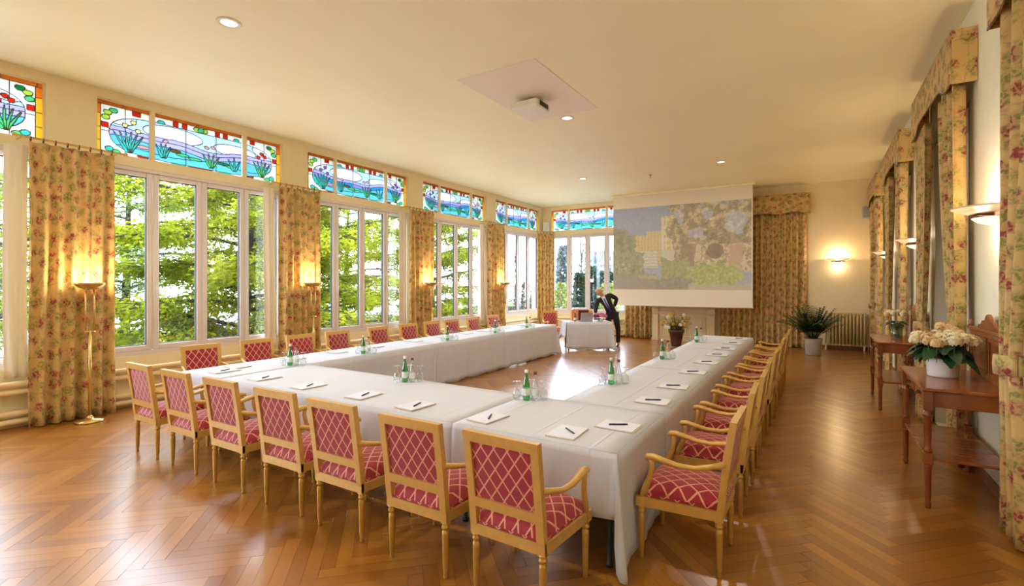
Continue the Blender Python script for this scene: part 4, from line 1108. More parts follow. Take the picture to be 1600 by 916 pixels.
MB().lathe([(.0045, .098), (.0042, .15), (.006, .158)], 10).obj('stem', 'clear_glass', gp); MB().lathe([(.006, .157), (.033, .163), (.034, .166), (0, .167)], 16).obj('foot', 'clear_glass', gp)
fu = {}
def place_copy(p, x, y, z, label, cat, group, rz=0):
    o = p if p.name not in fu else copy_tree(p); fu[p.name] = 1; o.location = (x, y, z); o.rotation_euler.z = rz; tag(o, label, cat, group)
clusters = [(-5.68, 3.82, 'at the inner corner nearest the windows'), (-5.70, 5.02, 'first along the window-side tables'), (-5.69, 6.95, 'second along the window-side tables'), (-5.69, 8.5, 'third along the window-side tables'), (-5.72, 9.85, 'last along the window-side tables'),
            (-3.72, 3.84, 'in the middle of the front tables'), (-2.22, 3.82, 'at the inner corner by the aisle tables'), (-1.82, 4.88, 'first along the aisle tables'), (-1.82, 6.85, 'second along the aisle tables'), (-1.82, 9.1, 'last along the aisle tables')]
for (x, y, l) in clusters:
    e1 = Vector((CF, SF)); e2 = Vector((-SF, CF))
    P_ = lambda a, b: (x + e1.x * a + e2.x * b, y + e1.y * a + e2.y * b)
    place_copy(bg_, *P_(-.0, 0), TZ + .004, 'green glass water bottle with white cap ' + l, 'bottle', 'water bottles on the tables')
    place_copy(bc_, *P_(.078, .0), TZ + .004, 'clear glass water bottle with red cap ' + l, 'bottle', 'water bottles on the tables')
    for q, (a, b) in enumerate(((-.085, .02), (.155, .03), (.04, .085))):
        place_copy(gp, *P_(a, b), TZ + .004, 'upturned water glass %s, %s' % (['next to the green bottle', 'next to the clear bottle', 'touching both bottles'][q], l), 'glass', 'upturned water glasses')

# ------------------------------------------------------------------ console tables
def console_proto():
    t = thing('console_table', 'console', 'console table', (0, 0, 0))   # local x along the wall, y from wall (0) to the front (.55)
    w, d, H = .62, .55, .96
    MB().box(-w, w, .002, d, H - .028, H, 0, .008).obj('tabletop', 'console_wood', t)
    MB().box(-w + .05, w - .05, .02, d - .05, H - .155, H - .0285, 0, .004).obj('apron', 'console_wood', t)
    for s in (-1, 1):
        x0, x1 = sorted((s * .03, s * (w - .10)))
        dr = MB().box(x0, x1, d - .049, d - .036, H - .142, H - .042, 0, .005).obj('drawer', 'console_wood', t)
        cx = (x0 + x1) / 2
        m_ = MB().box(cx - .05, cx + .05, d - .0355, d - .032, H - .108, H - .078, 0, .002); m_.tube([(cx - .035, d - .03, H - .085), (cx - .025, d - .008, H - .108), (cx + .025, d - .008, H - .108), (cx + .035, d - .03, H - .085)], .004, 6); m_.obj('handle', 'bronze', dr)
    prof = [(.018, 0), (.022, .03), (.016, .05), (.020, .07), (.024, .32), (.030, .335), (.024, .35)]
    prof2 = [(.026, .445), (.032, .46), (.024, .475), (.022, .50), (.027, .72), (.034, .735), (.034, .75), (.024, .76), (.03, .78)]
    for x in (-w + .045, w - .045):
        for y in (.045, d - .045):
            m_ = MB().lathe(prof, 12, o=(x, y, 0)); m_.box(x - .031, x + .031, y - .031, y + .031, .35, .445, 0, .006); m_.lathe(prof2, 12, o=(x, y, 0)); m_.box(x - .03, x + .03, y - .03, y + .03, .78, H - .03, 0, .003)
            m_.obj('leg', 'console_wood', t)
    MB().box(-w + .03, w - .03, .03, d - .03, .385, .407, 0, .005).obj('shelf', 'console_wood', t)
    bb = MB().box(-w + .04, w - .04, .004, .026, H + .001, H + .40, 0, .004).obj('backboard', 'console_wood', t)
    MB().box(-w + .01, w - .01, .002, .045, H + .401, H + .435, 0, .008).obj('cornice', 'console_wood', bb)
    for (x0, x1) in ((-w + .09, -.02), (.02, w - .09)):
        m_ = MB()
        for (a, b, c, e) in ((x0, x1, .05, .075), (x0, x1, .335, .36), (x0, x0 + .025, .075, .335), (x1 - .025, x1, .075, .335)): m_.box(a, b, .027, .036, H + c, H + e, 0, .003)
        m_.obj('panel_moulding', 'console_wood', bb)
    crest = [(-.30, 0), (-.27, .03), (-.20, .035), (-.16, .07), (-.08, .075), (-.05, .11), (0, .13), (.05, .11), (.08, .075), (.16, .07), (.20, .035), (.27, .03), (.30, 0)]
    MB().prism(crest, .008, .034, lambda u, v, q: (u, q, H + .436 + v)).obj('crest', 'console_wood', bb)
    for s in (-1, 1): MB().lathe([(.02, H + .436), (.012, H + .45), (.022, H + .47), (.0, H + .495)], 10, o=(s * (w - .04), .024, 0)).obj('finial', 'console_wood', bb)
    return t
cp = console_proto(); cp.location = (XR - .03, 5.665, 0); cp.rotation_euler.z = PI / 2
tag(cp, 'reddish wood console table carrying the hydrangea in a white pot', 'console table', 'console tables')
c2 = copy_tree(cp); c2.location = (XR - .03, 9.2, 0); tag(c2, 'reddish wood console table carrying the glass vase of pale roses', 'console table', 'console tables')

# ------------------------------------------------------------------ flowers
def leaf_blade(mb, p, d, L, w, droop=.3, mi=0, n=5, fold=.25):
    d = Vector(d).normalized(); side = d.cross(Vector((0, 0, 1)))
    if side.length < .05: side = Vector((1, 0, 0))
    side.normalize(); up = side.cross(d); rows = []
    for i in range(n + 1):
        s = i / n; c = Vector(p) + d * L * s - Vector((0, 0, 1)) * droop * L * s * s; ww = w * math.sin(PI * min(.98, s * .9 + .07)) ** .8
        rows.append([c - side * ww + up * ww * fold, c, c + side * ww + up * ww * fold])
    mb.grid(rows, None, mi)
def flower_head(r, n, petal, seed, jit=.1):
    mb = MB(); q = random.Random(seed)
    for i in range(n):
        z = 1 - 1.5 * (i + .5) / n; ph = i * 2.39996; s = math.sqrt(max(0, 1 - z * z)); d = Vector((s * math.cos(ph), s * math.sin(ph), z)); c = d * r * (1 + q.uniform(-jit, jit))
        a = d.orthogonal().normalized(); b = d.cross(a); th = q.random() * 6
        for k in range(4):
            e = a * math.cos(th + k * PI / 2) + b * math.sin(th + k * PI / 2); f = d.cross(e)
            j = len(mb.v); mb.v += [tuple(c), tuple(c + e * petal * .6 - f * petal * .42 + d * .004), tuple(c + e * petal + d * .001), tuple(c + e * petal * .6 + f * petal * .42 + d * .004)]; mb.face((j, j + 1, j + 2, j + 3), None, 0, True)
    return mb
def hydrangea(x, y, z):
    t = thing('potted_hydrangea', 'cream hydrangea with dark leaves in a white ceramic pot', 'plant', (x, y, z))
    MB().lathe([(0, .001), (.105, .001), (.11, .006), (.117, .15), (.117, .165), (.108, .165), (.104, .14), (0, .14)], 28).obj('pot', 'white_ceramic', t)
    MB().lathe([(0, .140), (.1035, .140), (0, .146)], 16).obj('soil', 'soil', t)
    q = random.Random(4)
    for i in range(26):
        a = i * 2.4; r = .03 + .05 * q.random(); d = Vector((math.cos(a), math.sin(a), q.uniform(-.05, .55)))
        m_ = MB(); leaf_blade(m_, (math.cos(a) * r, math.sin(a) * r, .19 + .10 * q.random()), d, q.uniform(.16, .24), q.uniform(.055, .075), .75); m_.obj('leaf', 'dark_leaf', t)
    for i in range(30):
        a = i * 2.39996; rr = .225 * math.sqrt((i + .4) / 30); zz = .305 + .05 * (1 - (rr / .24) ** 2) + q.uniform(-.015, .02)
        o = flower_head(.044, 44, .019, i, .25).obj('flower_head', 'cream_petal' if i % 4 else 'peach_petal', t); o.location = (rr * math.cos(a), rr * math.sin(a), zz)
        MB().tube([(0, 0, -zz + .14), (0, 0, -.02)], .003, 5).obj('stem', 'stem', o)
    for i in range(4):
        a = .4 + i * .5; o = flower_head(.035, 26, .018, 90 + i).obj('flower_head', 'peach_petal', t); o.location = (.10 * math.cos(a) + .03, .10 * math.sin(a), .38 + .02 * i)
hydrangea(.945, 5.76, .961)
def roses(x, y, z):
    t = thing('vase_of_roses', 'clear glass vase of pale cream roses with dark leaves', 'vase', (x, y, z))
    MB().lathe([(0, .001), (.065, .001), (.07, .01), (.075, .20), (.071, .20), (.066, .015), (0, .012)], 24).obj('vase', 'vase_glass', t)
    q = random.Random(9)
    m_ = MB()
    for i in range(10):
        a = i * .63; m_.tube([(.04 * math.cos(a), .04 * math.sin(a), .016), (-.03 * math.cos(a + .4), -.03 * math.sin(a + .4), .22)], .004, 5)
    tag(m_.obj('stems', 'stem', t), kind='stuff')
    for i in range(16):
        a = i * 2.4; m_ = MB(); leaf_blade(m_, (.03 * math.cos(a), .03 * math.sin(a), .20 + .05 * q.random()), (math.cos(a), math.sin(a), .3), .13, .035, .5); m_.obj('leaf', 'dark_leaf', t)
    for i in range(13):
        a = i * 2.39996; rr = .15 * math.sqrt((i + .3) / 13); zz = .34 + .05 * (1 - (rr / .15) ** 2) + q.uniform(-.01, .02); m_ = MB()
        for k in range(3):
            r0 = .038 - .010 * k
            for e in range(5):
                th = e * 2 * PI / 5 + k * .5; rows = [[(r0 * (.35 + .65 * math.sin(v * 1.9)) * math.cos(th + (u - .5) * 1.5), r0 * (.35 + .65 * math.sin(v * 1.9)) * math.sin(th + (u - .5) * 1.5), -.03 + .062 * v + .006 * k) for v in (0, .35, .7, 1)] for u in (0, .33, .66, 1)]; m_.grid(rows)
        o = m_.obj('rose', 'cream_petal' if i % 3 else 'peach_petal', t); o.location = (rr * math.cos(a), rr * math.sin(a), zz)
roses(1.0, 9.30, .961)
def palm(x, y):
    t = thing('potted_palm', 'bushy green palm in a round stone-grey pot', 'plant', (x, y, 0))
    MB().lathe([(0, .001), (.15, .001), (.165, .02), (.20, .38), (.205, .41), (.19, .41), (.182, .36), (0, .36)], 28).obj('pot', 'grey_pot', t)
    MB().lathe([(0, .361), (.182, .361), (0, .37)], 16).obj('soil', 'soil', t)
    q = random.Random(12)
    for i in range(60):
        a = i * 2.39996; tilt = .12 + .72 * (i / 60); L = q.uniform(.66, .95); mb = MB(); pts = []
        for s in np.linspace(0, 1, 8):
            out = L * math.sin(tilt) * s + .12 * s * s * tilt; up = L * math.cos(tilt * .8) * s - .22 * tilt * s ** 3; pts.append(Vector((math.cos(a) * (.03 + out), math.sin(a) * (.03 + out), .36 + up)))
        mb.tube(pts, [.006 * (1 - .8 * s) for s in np.linspace(0, 1, 8)], 5)
        for k in range(2, 8):
            for f in (0, .5):
                if k == 7 and f: continue
                p = pts[k] if not f else (pts[k] + pts[min(7, k + 1)]) / 2; d = (pts[min(7, k + 1)] - pts[k - 1]).normalized(); sd = d.cross(Vector((0, 0, 1))).normalized()
                for s in (-1, 1): leaf_blade(mb, p, d * .8 + sd * s * .8, .22 * (1.1 - .07 * k), .021, .4, 0, 3)
        mb.obj('frond', 'palm_leaf', t)
palm(-.10, 14.3)
def flowerpot(x, y):
    t = thing('potted_flowers', 'dark terracotta pot with a spray of yellow and white flowers', 'plant', (x, y, 0))
    MB().lathe([(0, .001), (.12, .001), (.13, .02), (.19, .40), (.215, .40), (.22, .47), (.2, .475), (.19, .43), (0, .42)], 28).obj('pot', 'terracotta_dark', t)
    q = random.Random(33)
    for i in range(46):
        a = i * 2.4; tl = .2 + 1.0 * q.random(); L = q.uniform(.3, .6); d = Vector((math.cos(a) * math.sin(tl), math.sin(a) * math.sin(tl), math.cos(tl))); mb = MB(); p1 = Vector((0, 0, .42)) + d * L
        mb.tube([(d.x * .05, d.y * .05, .42), p1 - Vector((0, 0, .02)), ], .004, 4)
        for k in range(5):
            s = .35 + .15 * k; b = a + k * 2; leaf_blade(mb, Vector((0, 0, .42)) + d * L * s, (math.cos(b), math.sin(b), .4), .12, .03, .4, 0, 3)
        mb.obj('leafy_stem', 'bush_leaf', t)
    for i in range(26):
        a = i * 2.39996 + 1; tl = .3 + 1.0 * q.random(); L = q.uniform(.3, .52); d = Vector((math.cos(a) * math.sin(tl), math.sin(a) * math.sin(tl), math.cos(tl)))
        o = flower_head(.04, 20, .032, 200 + i).obj('flower', ['yellow_petal', 'white_petal', 'yellow_petal'][i % 3], t); o.location = Vector((0, 0, .42)) + d * L
flowerpot(-3.37, 14.15)

# ------------------------------------------------------------------ speaker table group
RT = math.radians(34); ex = Vector((math.cos(RT), math.sin(RT), 0)); ey = Vector((-math.sin(RT), math.cos(RT), 0))
fc_ = Vector((-5.13, 12.13, 0)); ctr = fc_ + ey * .38
table('small folding table under the white cloth where the man leans', -.6, .6, -.38, .38, RT, ctr.x, ctr.y)
o = cloth('tablecloth', 'white cloth with skirt on the small table where the man leans', -.6, .6, -.38, .38, {'S': .70, 'W': .42, 'N': .42, 'E': .62}, 77, {'WS': .2, 'SE': .08, 'EN': .1, 'NW': .1})
o.location = (ctr.x, ctr.y, TZ); o.rotation_euler.z = RT
def on(a, b, z=TZ + .004): v = ctr + ex * a + ey * b; return (v.x, v.y, z)
place_copy(bg_, *on(-.34, -.16), 'green water bottle on the small table left of the laptop', 'bottle', 'water bottles on the tables')
t = thing('laptop', 'grey open laptop seen from behind on the small table', 'laptop', on(-.06, -.12), RT + PI + .1)
MB().box(-.17, .17, -.12, .12, 0, .018, 0, .004).obj('base', 'laptop_grey', t)
MB().prism([(.118, .019), (.128, .021), (.20, .24), (.192, .243)], -.17, .17, lambda u, v, w: (w, -u * 1.0, v)).obj('lid', 'laptop_grey', t)
MB().prism([(.112, .03), (.116, .03), (.186, .236), (.184, .236)], -.16, .16, lambda u, v, w: (w, -u, v)).obj('display', 'black', t)
t.rotation_euler.z = RT + .1
t = thing('orange_box', 'orange box with open dark front and white papers on top', 'box', on(-.14, .22), RT)
mb = MB(); mb.box(-.24, .24, -.11, .11, 0, .01); mb.box(-.24, -.06, -.11, .11, .01, .30, 0, .004); mb.box(.225, .24, -.11, .11, .01, .30); mb.box(-.06, .225, .095, .11, .01, .30); mb.box(-.06, .225, -.11, .095, .288, .30)
mb.obj('carcass', 'carton', t); MB().box(-.058, .223, -.05, .09, .012, .285).obj('interior', 'mahogany_box', t)
MB().box(-.2, .2, -.10, .10, .301, .345, 0, .004).obj('papers', 'paper', t)
t = thing('flower_arrangement', 'low arrangement of pink and purple flowers on the small table', 'flowers', on(.36, -.08))
MB().lathe([(0, .001), (.06, .001), (.08, .03), (.085, .06), (.0, .055)], 18).obj('bowl', 'white_ceramic', t)
q = random.Random(8)
for i in range(18):
    a = i * 2.39996; rr = .16 * math.sqrt((i + .4) / 18); o = flower_head(.036, 22, .03, 300 + i).obj('flower', 'orchid_pink' if i % 3 else 'orchid_purple', t); o.location = (rr * math.cos(a), rr * math.sin(a), .13 + .05 * (1 - (rr / .16) ** 2))
for i in range(10):
    a = i * 2.4; mb = MB(); leaf_blade(mb, (.03 * math.cos(a), .03 * math.sin(a), .06), (math.cos(a), math.sin(a), .4), .15, .03, .5); mb.obj('leaf', 'dark_leaf', t)
v = ctr + ex * -.78 + ey * .80; put_chair(v.x, v.y, RT + PI + .35, 'gold-framed armchair with red fabric behind the small table, beside the corner curtain', 'armchairs at the small table')
v = ctr + ex * .16 + ey * 1.02; put_chair(v.x, v.y, RT + PI - .1, 'gold-framed armchair with red fabric behind the laptop and the leaning man', 'armchairs at the small table')
# power strip under the window-side skirt
t = thing('power_strip', 'small white power strip on the floor at the skirt of the window-side tables', 'power strip', (XI0 + .13, 9.15, 0), PI / 2)
MB().box(-.14, .14, -.03, .03, .0, .045, 0, .006).obj('body', 'plastic_cable', t)
for x in (-.08, 0, .08): MB().lathe([(.018, .0455), (.018, .048), (0, .048)], 10, o=(x, 0, 0)).obj('socket', 'speaker_grey', t)

# ------------------------------------------------------------------ the leaning man
def skin_mesh(name, joints, edges, root, m, parent, sub=2):
    me = bpy.data.meshes.new(name); me.from_pydata([j[0] for j in joints], edges, []); o = link(name, me, parent)
    md = o.modifiers.new('skin', 'SKIN'); md.use_smooth_shade = True; md.branch_smoothing = .6
    for i, j in enumerate(joints):
        sv = me.skin_vertices[0].data[i]; r = j[1]; sv.radius = r if hasattr(r, '__len__') else (r, r); sv.use_root = (i == root)
    ss = o.modifiers.new('subdiv', 'SUBSURF'); ss.levels = sub; ss.render_levels = sub
    me.materials.append(MATS[m]); return o
MA, MBk = Vector((CF, SF, 0)), Vector((-SF, CF, 0))     # right and away, as the man faces the writing tables
foot0 = at(966, 541, 1386 / 100)
man = thing('person', 'bald man in a dark suit and blue tie leaning over the small table', 'person', (foot0.x, foot0.y, 0))
def mp(a, b, z): p = MA * a + MBk * b; return (p.x, p.y, z)
HIP = (-.16, .02, .90); hipR = (-.07, .02, .86); hipL = (-.25, .05, .86)
neck = (-.46, -.12, 1.43); shR = (-.27, -.06, 1.44); shL = (-.60, -.10, 1.31)
elR = (-.03, .05, 1.34); haR = (-.10, .10, 1.07); elL = (-.66, -.16, 1.08); haL = (-.69, -.28, .90)
J = [(mp(*HIP), (.15, .11)), (mp(-.23, -.02, 1.05), (.14, .11)), (mp(-.33, -.06, 1.22), (.165, .12)), (mp(-.43, -.10, 1.37), (.13, .095)), (mp(-.47, -.13, 1.45), .055), (mp(-.515, -.15, 1.465), .058),
     (mp(*shR), .07), (mp(*elR), .048), (mp(*haR), .035), (mp(*shL), .07), (mp(*elL), .048), (mp(*haL), .034),
     (mp(*hipR), .095), (mp(-.01, -.01, .48), .065), (mp(.0, .02, .10), .043), (mp(*hipL), .095), (mp(-.29, .06, .48), .065), (mp(-.30, .12, .10), .043), (mp(.0, -.06, .04), .035), (mp(-.31, .04, .04), .035)]
E = [(0, 1), (1, 2), (2, 3), (3, 4), (4, 5), (3, 6), (6, 7), (7, 8), (3, 9), (9, 10), (10, 11), (0, 12), (12, 13), (13, 14), (0, 15), (15, 16), (16, 17), (14, 18), (17, 19)]
# head and hands continue the same surface
hd = Vector(mp(-.53, -.165, 1.575))
J += [(mp(-.55, -.165, 1.483), (.074, .082)), (mp(-.57, -.172, 1.51), (.09, .10)), (mp(-.585, -.177, 1.545), (.097, .108)), (mp(-.597, -.18, 1.588), (.086, .097)), (mp(-.605, -.182, 1.625), (.05, .055))]
E += [(5, 20), (20, 21), (21, 22), (22, 23), (23, 24)]
def hand(wi, d, spread):
    w0 = Vector(J[wi][0]); d = Vector(d).normalized(); sp = Vector(spread).normalized(); b = len(J)
    J.append((tuple(w0 + d * .07), (.038, .018))); E.append((wi, b))
    for k, (off, ln) in enumerate(((-.033, .062), (-.011, .075), (.011, .07), (.033, .055))):
        p1 = w0 + d * (.085 + ln * .5) + sp * off; p2 = w0 + d * (.085 + ln) + sp * off * 1.1 - Vector((0, 0, .012)); n_ = len(J); J.append((tuple(p1), .009)); J.append((tuple(p2), .0075)); E.append((b, n_)); E.append((n_, n_ + 1))
    n_ = len(J); J.append((tuple(w0 + d * .05 - sp * .05), .011)); J.append((tuple(w0 + d * .085 - sp * .062), .009)); E.append((wi, n_)); E.append((n_, n_ + 1))
hand(11, Vector(mp(-.1, -.5, -.75)), Vector(mp(1, 0, 0))); hand(8, Vector(mp(-.5, .3, -.5)), Vector(mp(0, .3, 1)))
skin_mesh('body', J, E, 0, 'skin', man, 2)
g = lambda i, k=1.0, dr=.014: (J[i][0], tuple((q * k + dr) for q in (J[i][1] if hasattr(J[i][1], '__len__') else (J[i][1],) * 2)))
jj = [(mp(-.13, .02, .80), (.17, .135)), g(0, 1, .025), g(1, 1, .022), g(2, 1.12, .026), g(3, 1.15, .03), (mp(-.455, -.12, 1.415), .07), g(6), g(7, 1, .018), (tuple(Vector(J[7][0]).lerp(Vector(J[8][0]), .88)), .046), g(9), g(10, 1, .018), (tuple(Vector(J[10][0]).lerp(Vector(J[11][0]), .85)), .045)]
jk = skin_mesh('jacket', jj, [(0, 1), (1, 2), (2, 3), (3, 4), (4, 5), (4, 6), (6, 7), (7, 8), (4, 9), (9, 10), (10, 11)], 2, 'suit', man, 2)
tj = [(mp(-.16, .02, .88), (.155, .12)), (J[12][0], .105), (mp(-.04, .0, .66), .09), (J[13][0], .077), (mp(.0, .005, .26), .066), (mp(.0, .01, .085), .062), (J[15][0], .105), (J[16][0], .077), (mp(-.30, .115, .085), .062)]
skin_mesh('trousers', tj, [(0, 1), (1, 2), (2, 3), (3, 4), (4, 5), (0, 6), (6, 7), (7, 8)], 0, 'suit', man, 2)
for (a, b) in ((0.0, .02), (-.305, .12)):
    mb = MB(); P_ = []
    for s, w_, h in ((0, .030, .05), (.04, .042, .075), (.12, .043, .07), (.2, .045, .05), (.26, .036, .035), (.29, .015, .02)):
        c = Vector(mp(a - s * .25, b + .07 - s, 0)); sd = Vector(mp(.97, -.24, 0)); P_.append([tuple(c + sd * w_ * math.cos(q) + Vector((0, 0, h * (.5 + .5 * math.sin(q)) + .001))) for q in np.linspace(0, 2 * PI, 11)])
    mb.grid(P_); mb.obj('shoe', 'shoe', man)
# shirt front, lapels and tie follow the leaning chest
def chest(u, v, off):     # u across (-1..1), v 0 waist .. 1 neck
    c = Vector(mp(-.20, -.01, 1.00)).lerp(Vector(mp(-.455, -.12, 1.43)), v); up = (Vector(mp(-.455, -.12, 1.43)) - Vector(mp(-.20, -.01, 1.0))).normalized(); f = Vector(mp(-.25, -1, -.1)); f = (f - up * f.dot(up)).normalized(); sd = up.cross(f).normalized()
    dep = .148 + .030 * math.sin(PI * min(1, v * 1.05)) - .06 * max(0, v - .7) / .3
    return c + f * (dep + off) * math.sqrt(max(.2, 1 - (u * .55) ** 2)) - sd * u * .09
mb = MB().grid([[chest(u * (.12 + .42 * v), v, .016) for v in np.linspace(0.05, 1.0, 9)] for u in np.linspace(-1, 1, 7)]); o = mb.obj('shirt_front', 'shirt', man); md = o.modifiers.new('c', 'SOLIDIFY'); md.thickness = .02
mb = MB().grid([[chest(u * (.32 - .17 * v), v, .028) for v in np.linspace(0.02, .96, 9)] for u in np.linspace(-1, 1, 5)]); o = mb.obj('tie', 'tie', man); md = o.modifiers.new('c', 'SOLIDIFY'); md.thickness = .01
hf = Vector(mp(-.55, -.8, -.2)).normalized(); hs = Vector((-hf.y, hf.x, 0)).normalized(); hu = hs.cross(hf) if hs.cross(hf).z > 0 else hf.cross(hs); hc = Vector(mp(-.582, -.177, 1.537))
hp = lambda f, s, u: tuple(hc + hf * f + hs * s + hu * u)
MB().tube([hp(.085, 0, .02), hp(.108, 0, -.012), hp(.10, 0, -.025)], [.010, .016, .008], 8).obj('nose', 'skin', man)
for s in (-1, 1):
    MB().ball(hp(.086, s * .032, .022), .010, 8, 6).obj('eye', 'eye', man); MB().tube([hp(.094, s * .05, .040), hp(.098, s * .018, .042)], .004, 6).obj('eyebrow', 'grey_hair', man)
    MB().ball(hp(-.005, s * .085, .0), .026, 8, 6, sx=.7, sy=.7, sz=1.2).obj('ear', 'skin', man)
    MB().tube([hp(.02, s * .084, .02), hp(-.03, s * .084, .01), hp(-.07, s * .06, -.01), hp(-.092, s * .02, -.02)], [.010, .02, .024, .022], 8).obj('hair', 'grey_hair', man)
MB().tube([hp(.086, -.024, -.046), hp(.096, 0, -.048), hp(.086, .024, -.046)], .005, 6).obj('mouth', 'lip', man)

# ------------------------------------------------------------------ outdoors
GZ = -3.0
mat('reflector_pale', srgb(204, 200, 188), 0.8, var=0.04)
tag(MB().box(-13.6, XL - .31, YF - 4, YB + 3, GZ, -.25).obj('reflector', 'reflector_pale'), 'added unseen pale daylight terrace outside below the long window wall', 'reflector', kind='structure')  # added slab out of view, bounces daylight up onto the ceiling
tag(MB().box(-34, 40, -30, 16.06, GZ - .3, GZ).obj('lawn', 'lawn'), 'green lawn outside below the long window wall', 'lawn', kind='structure')
tag(MB().box(-60, 60, 16.07, 190, GZ - .3, GZ - .02).obj('car_park_ground', 'tarmac'), 'pale tarmac car park outside beyond the corner window', 'ground', kind='structure')
tag(MB().box(-420, -34.01, -300, 300, GZ - .6, GZ - .5).obj('lake', 'lake'), 'pale misty lake beyond the cedar trees', 'lake', kind='structure')
def leaf_cloud(name, centers, dirs, L, W_, m, parent, seed=0, flat=.5):
    r = np.random.RandomState(seed); n = len(centers); c = np.asarray(centers, float); d = np.asarray(dirs, float)
    d = d / np.linalg.norm(d, axis=1, keepdims=True); rv = r.normal(size=(n, 3)); rv[:, 2] *= 1 + flat; s = np.cross(d, rv); s /= np.linalg.norm(s, axis=1, keepdims=True) + 1e-9
    l = (L * r.uniform(.6, 1.3, n))[:, None]; w = (W_ * r.uniform(.7, 1.3, n))[:, None]
    V = np.stack([c, c + d * l * .5 + s * w, c + d * l, c + d * l * .5 - s * w], 1).reshape(-1, 3)
    me = bpy.data.meshes.new(name); me.vertices.add(n * 4); me.vertices.foreach_set('co', V.ravel()); me.loops.add(n * 4); me.loops.foreach_set('vertex_index', np.arange(n * 4)); me.polygons.add(n); me.polygons.foreach_set('loop_start', np.arange(0, n * 4, 4)); me.polygons.foreach_set('loop_total', np.full(n, 4)); me.update(calc_edges=True); me.validate()
    me.materials.append(MATS[m]); return tag(link(name, me, parent), kind='stuff')
def cedar(x, y, h, rad, seed, label, leaves=16000, m='cedar_leaf', zlo=-1.5):
    r = random.Random(seed); t = thing('cedar_tree', label, 'tree', (x, y, GZ), 0, 'trees outside the long window wall')
    lean = (r.uniform(-.4, .4), r.uniform(-.4, .4)); MB().tube([(lean[0] * s, lean[1] * s, h * s) for s in np.linspace(0, 1, 7)], [.20 * (1 - .85 * s) + .02 for s in np.linspace(0, 1, 7)], 10).obj('trunk', 'bark', t)
    cen = []; dr = []; nb = 34
    for b in range(nb):
        s = .10 + .88 * b / nb; a = b * 2.39996 + r.uniform(-.3, .3); L = rad * (1.08 - .45 * s) * r.uniform(.8, 1.15); z0 = h * s; pts = []; droop = r.uniform(-.1, .25)
        for q in np.linspace(0, 1, 8): pts.append(Vector((lean[0] * s + math.cos(a + .25 * q) * L * q, lean[1] * s + math.sin(a + .25 * q) * L * q, z0 + L * .22 * q - droop * L * q * q)))
        MB().tube(pts, [.07 * (1 - .85 * q) * (1 - .5 * s) + .01 for q in np.linspace(0, 1, 8)], 6).obj('branch', 'bark', t)
        tw = MB()
        for k in range(34):
            q = .10 + .8 * r.random(); i = min(6, int(q * 7)); p = pts[i].lerp(pts[i + 1], q * 7 - i); ta = a + r.choice((-1, 1)) * r.uniform(.5, 1.3); tl = r.uniform(.5, 1.25) * (1.15 - .4 * q)
            e = p + Vector((math.cos(ta) * tl, math.sin(ta) * tl, r.uniform(-.35, .1) * tl)); tw.tube([p, p.lerp(e, .5) + Vector((0, 0, .05)), e], [.016, .01, .004], 4, cap=False)
            for _ in range(int(leaves / nb / 34)):
                f = r.random() ** .7; c = p.lerp(e, f) + Vector((r.gauss(0, .14), r.gauss(0, .14), r.gauss(-.05, .13))); cen.append(tuple(c)); dr.append((math.cos(ta) + r.gauss(0, .6), math.sin(ta) + r.gauss(0, .6), r.gauss(-.12, .35)))
        tag(tw.obj('twigs', 'bark', t), kind='stuff')
    leaf_cloud('foliage', cen, dr, .15, .031, m, t, seed); return t
cedar(-15.4, 2.0, 7.4, 4.4, 1, 'tall cedar outside the window left of the first torchiere', 26000)
cedar(-14.8, 8.2, 8.4, 4.5, 2, 'dense yellow-green cedar outside the first full window', 72000)
cedar(-17.2, 12.0, 9.2, 5.0, 3, 'dense cedar with dark boughs outside the second full window', 72000, 'cedar_leaf')
cedar(-17.2, 20.0, 9.6, 4.2, 4, 'cedar outside the third full window', 72000)
cedar(-23.5, 8.5, 9.8, 6.0, 5, 'darker cedar standing behind the nearer cedars', 40000, 'cedar_leaf_dark')
cedar(-24.5, 20.0, 10.5, 5.5, 6, 'darker cedar standing behind, toward the third full window', 40000, 'cedar_leaf_dark')
def blob_tree(name, label, px, ybase, t_, wpx, ytop, m, n=900, shape='cone', seed=0, trunk=True):
    b = at(px, ybase, t_); h = (ybase - ytop) / F * t_; w = wpx / F * t_ / 2; o = thing(name, label, 'tree' if h > 3 else 'bush', (b.x, b.y, GZ)); z0 = b.z - GZ; r = random.Random(seed); cen = []; dr = []; H = z0 + h
    if trunk: MB().tube([(0, 0, 0), (0, 0, H * .5), (.02 * w, 0, H * .96)], [.035 * H * .5, .025 * H * .5, .01], 7).obj('trunk', 'far_bark', o)
    lo = .05 if shape != 'round' else .15
    for _ in range(n):
        s = r.random(); a = r.random() * 6.283
        if shape == 'cone': rr = w * (1 - s) ** .8 * (.35 + .65 * math.sqrt(r.random()))
        elif shape == 'column': rr = w * math.sin(PI * (.12 + .86 * s)) ** .7 * math.sqrt(r.random())
        else: rr = w * math.sin(PI * (.1 + .86 * s)) ** .6 * math.sqrt(r.random())
        z = H * (lo + (1 - lo) * s); cen.append((rr * math.cos(a), rr * math.sin(a), z)); dr.append((math.cos(a), math.sin(a), r.uniform(-.6, .5)))
    leaf_cloud('foliage', cen, dr, H * .09, H * .028, m, o, seed); return o
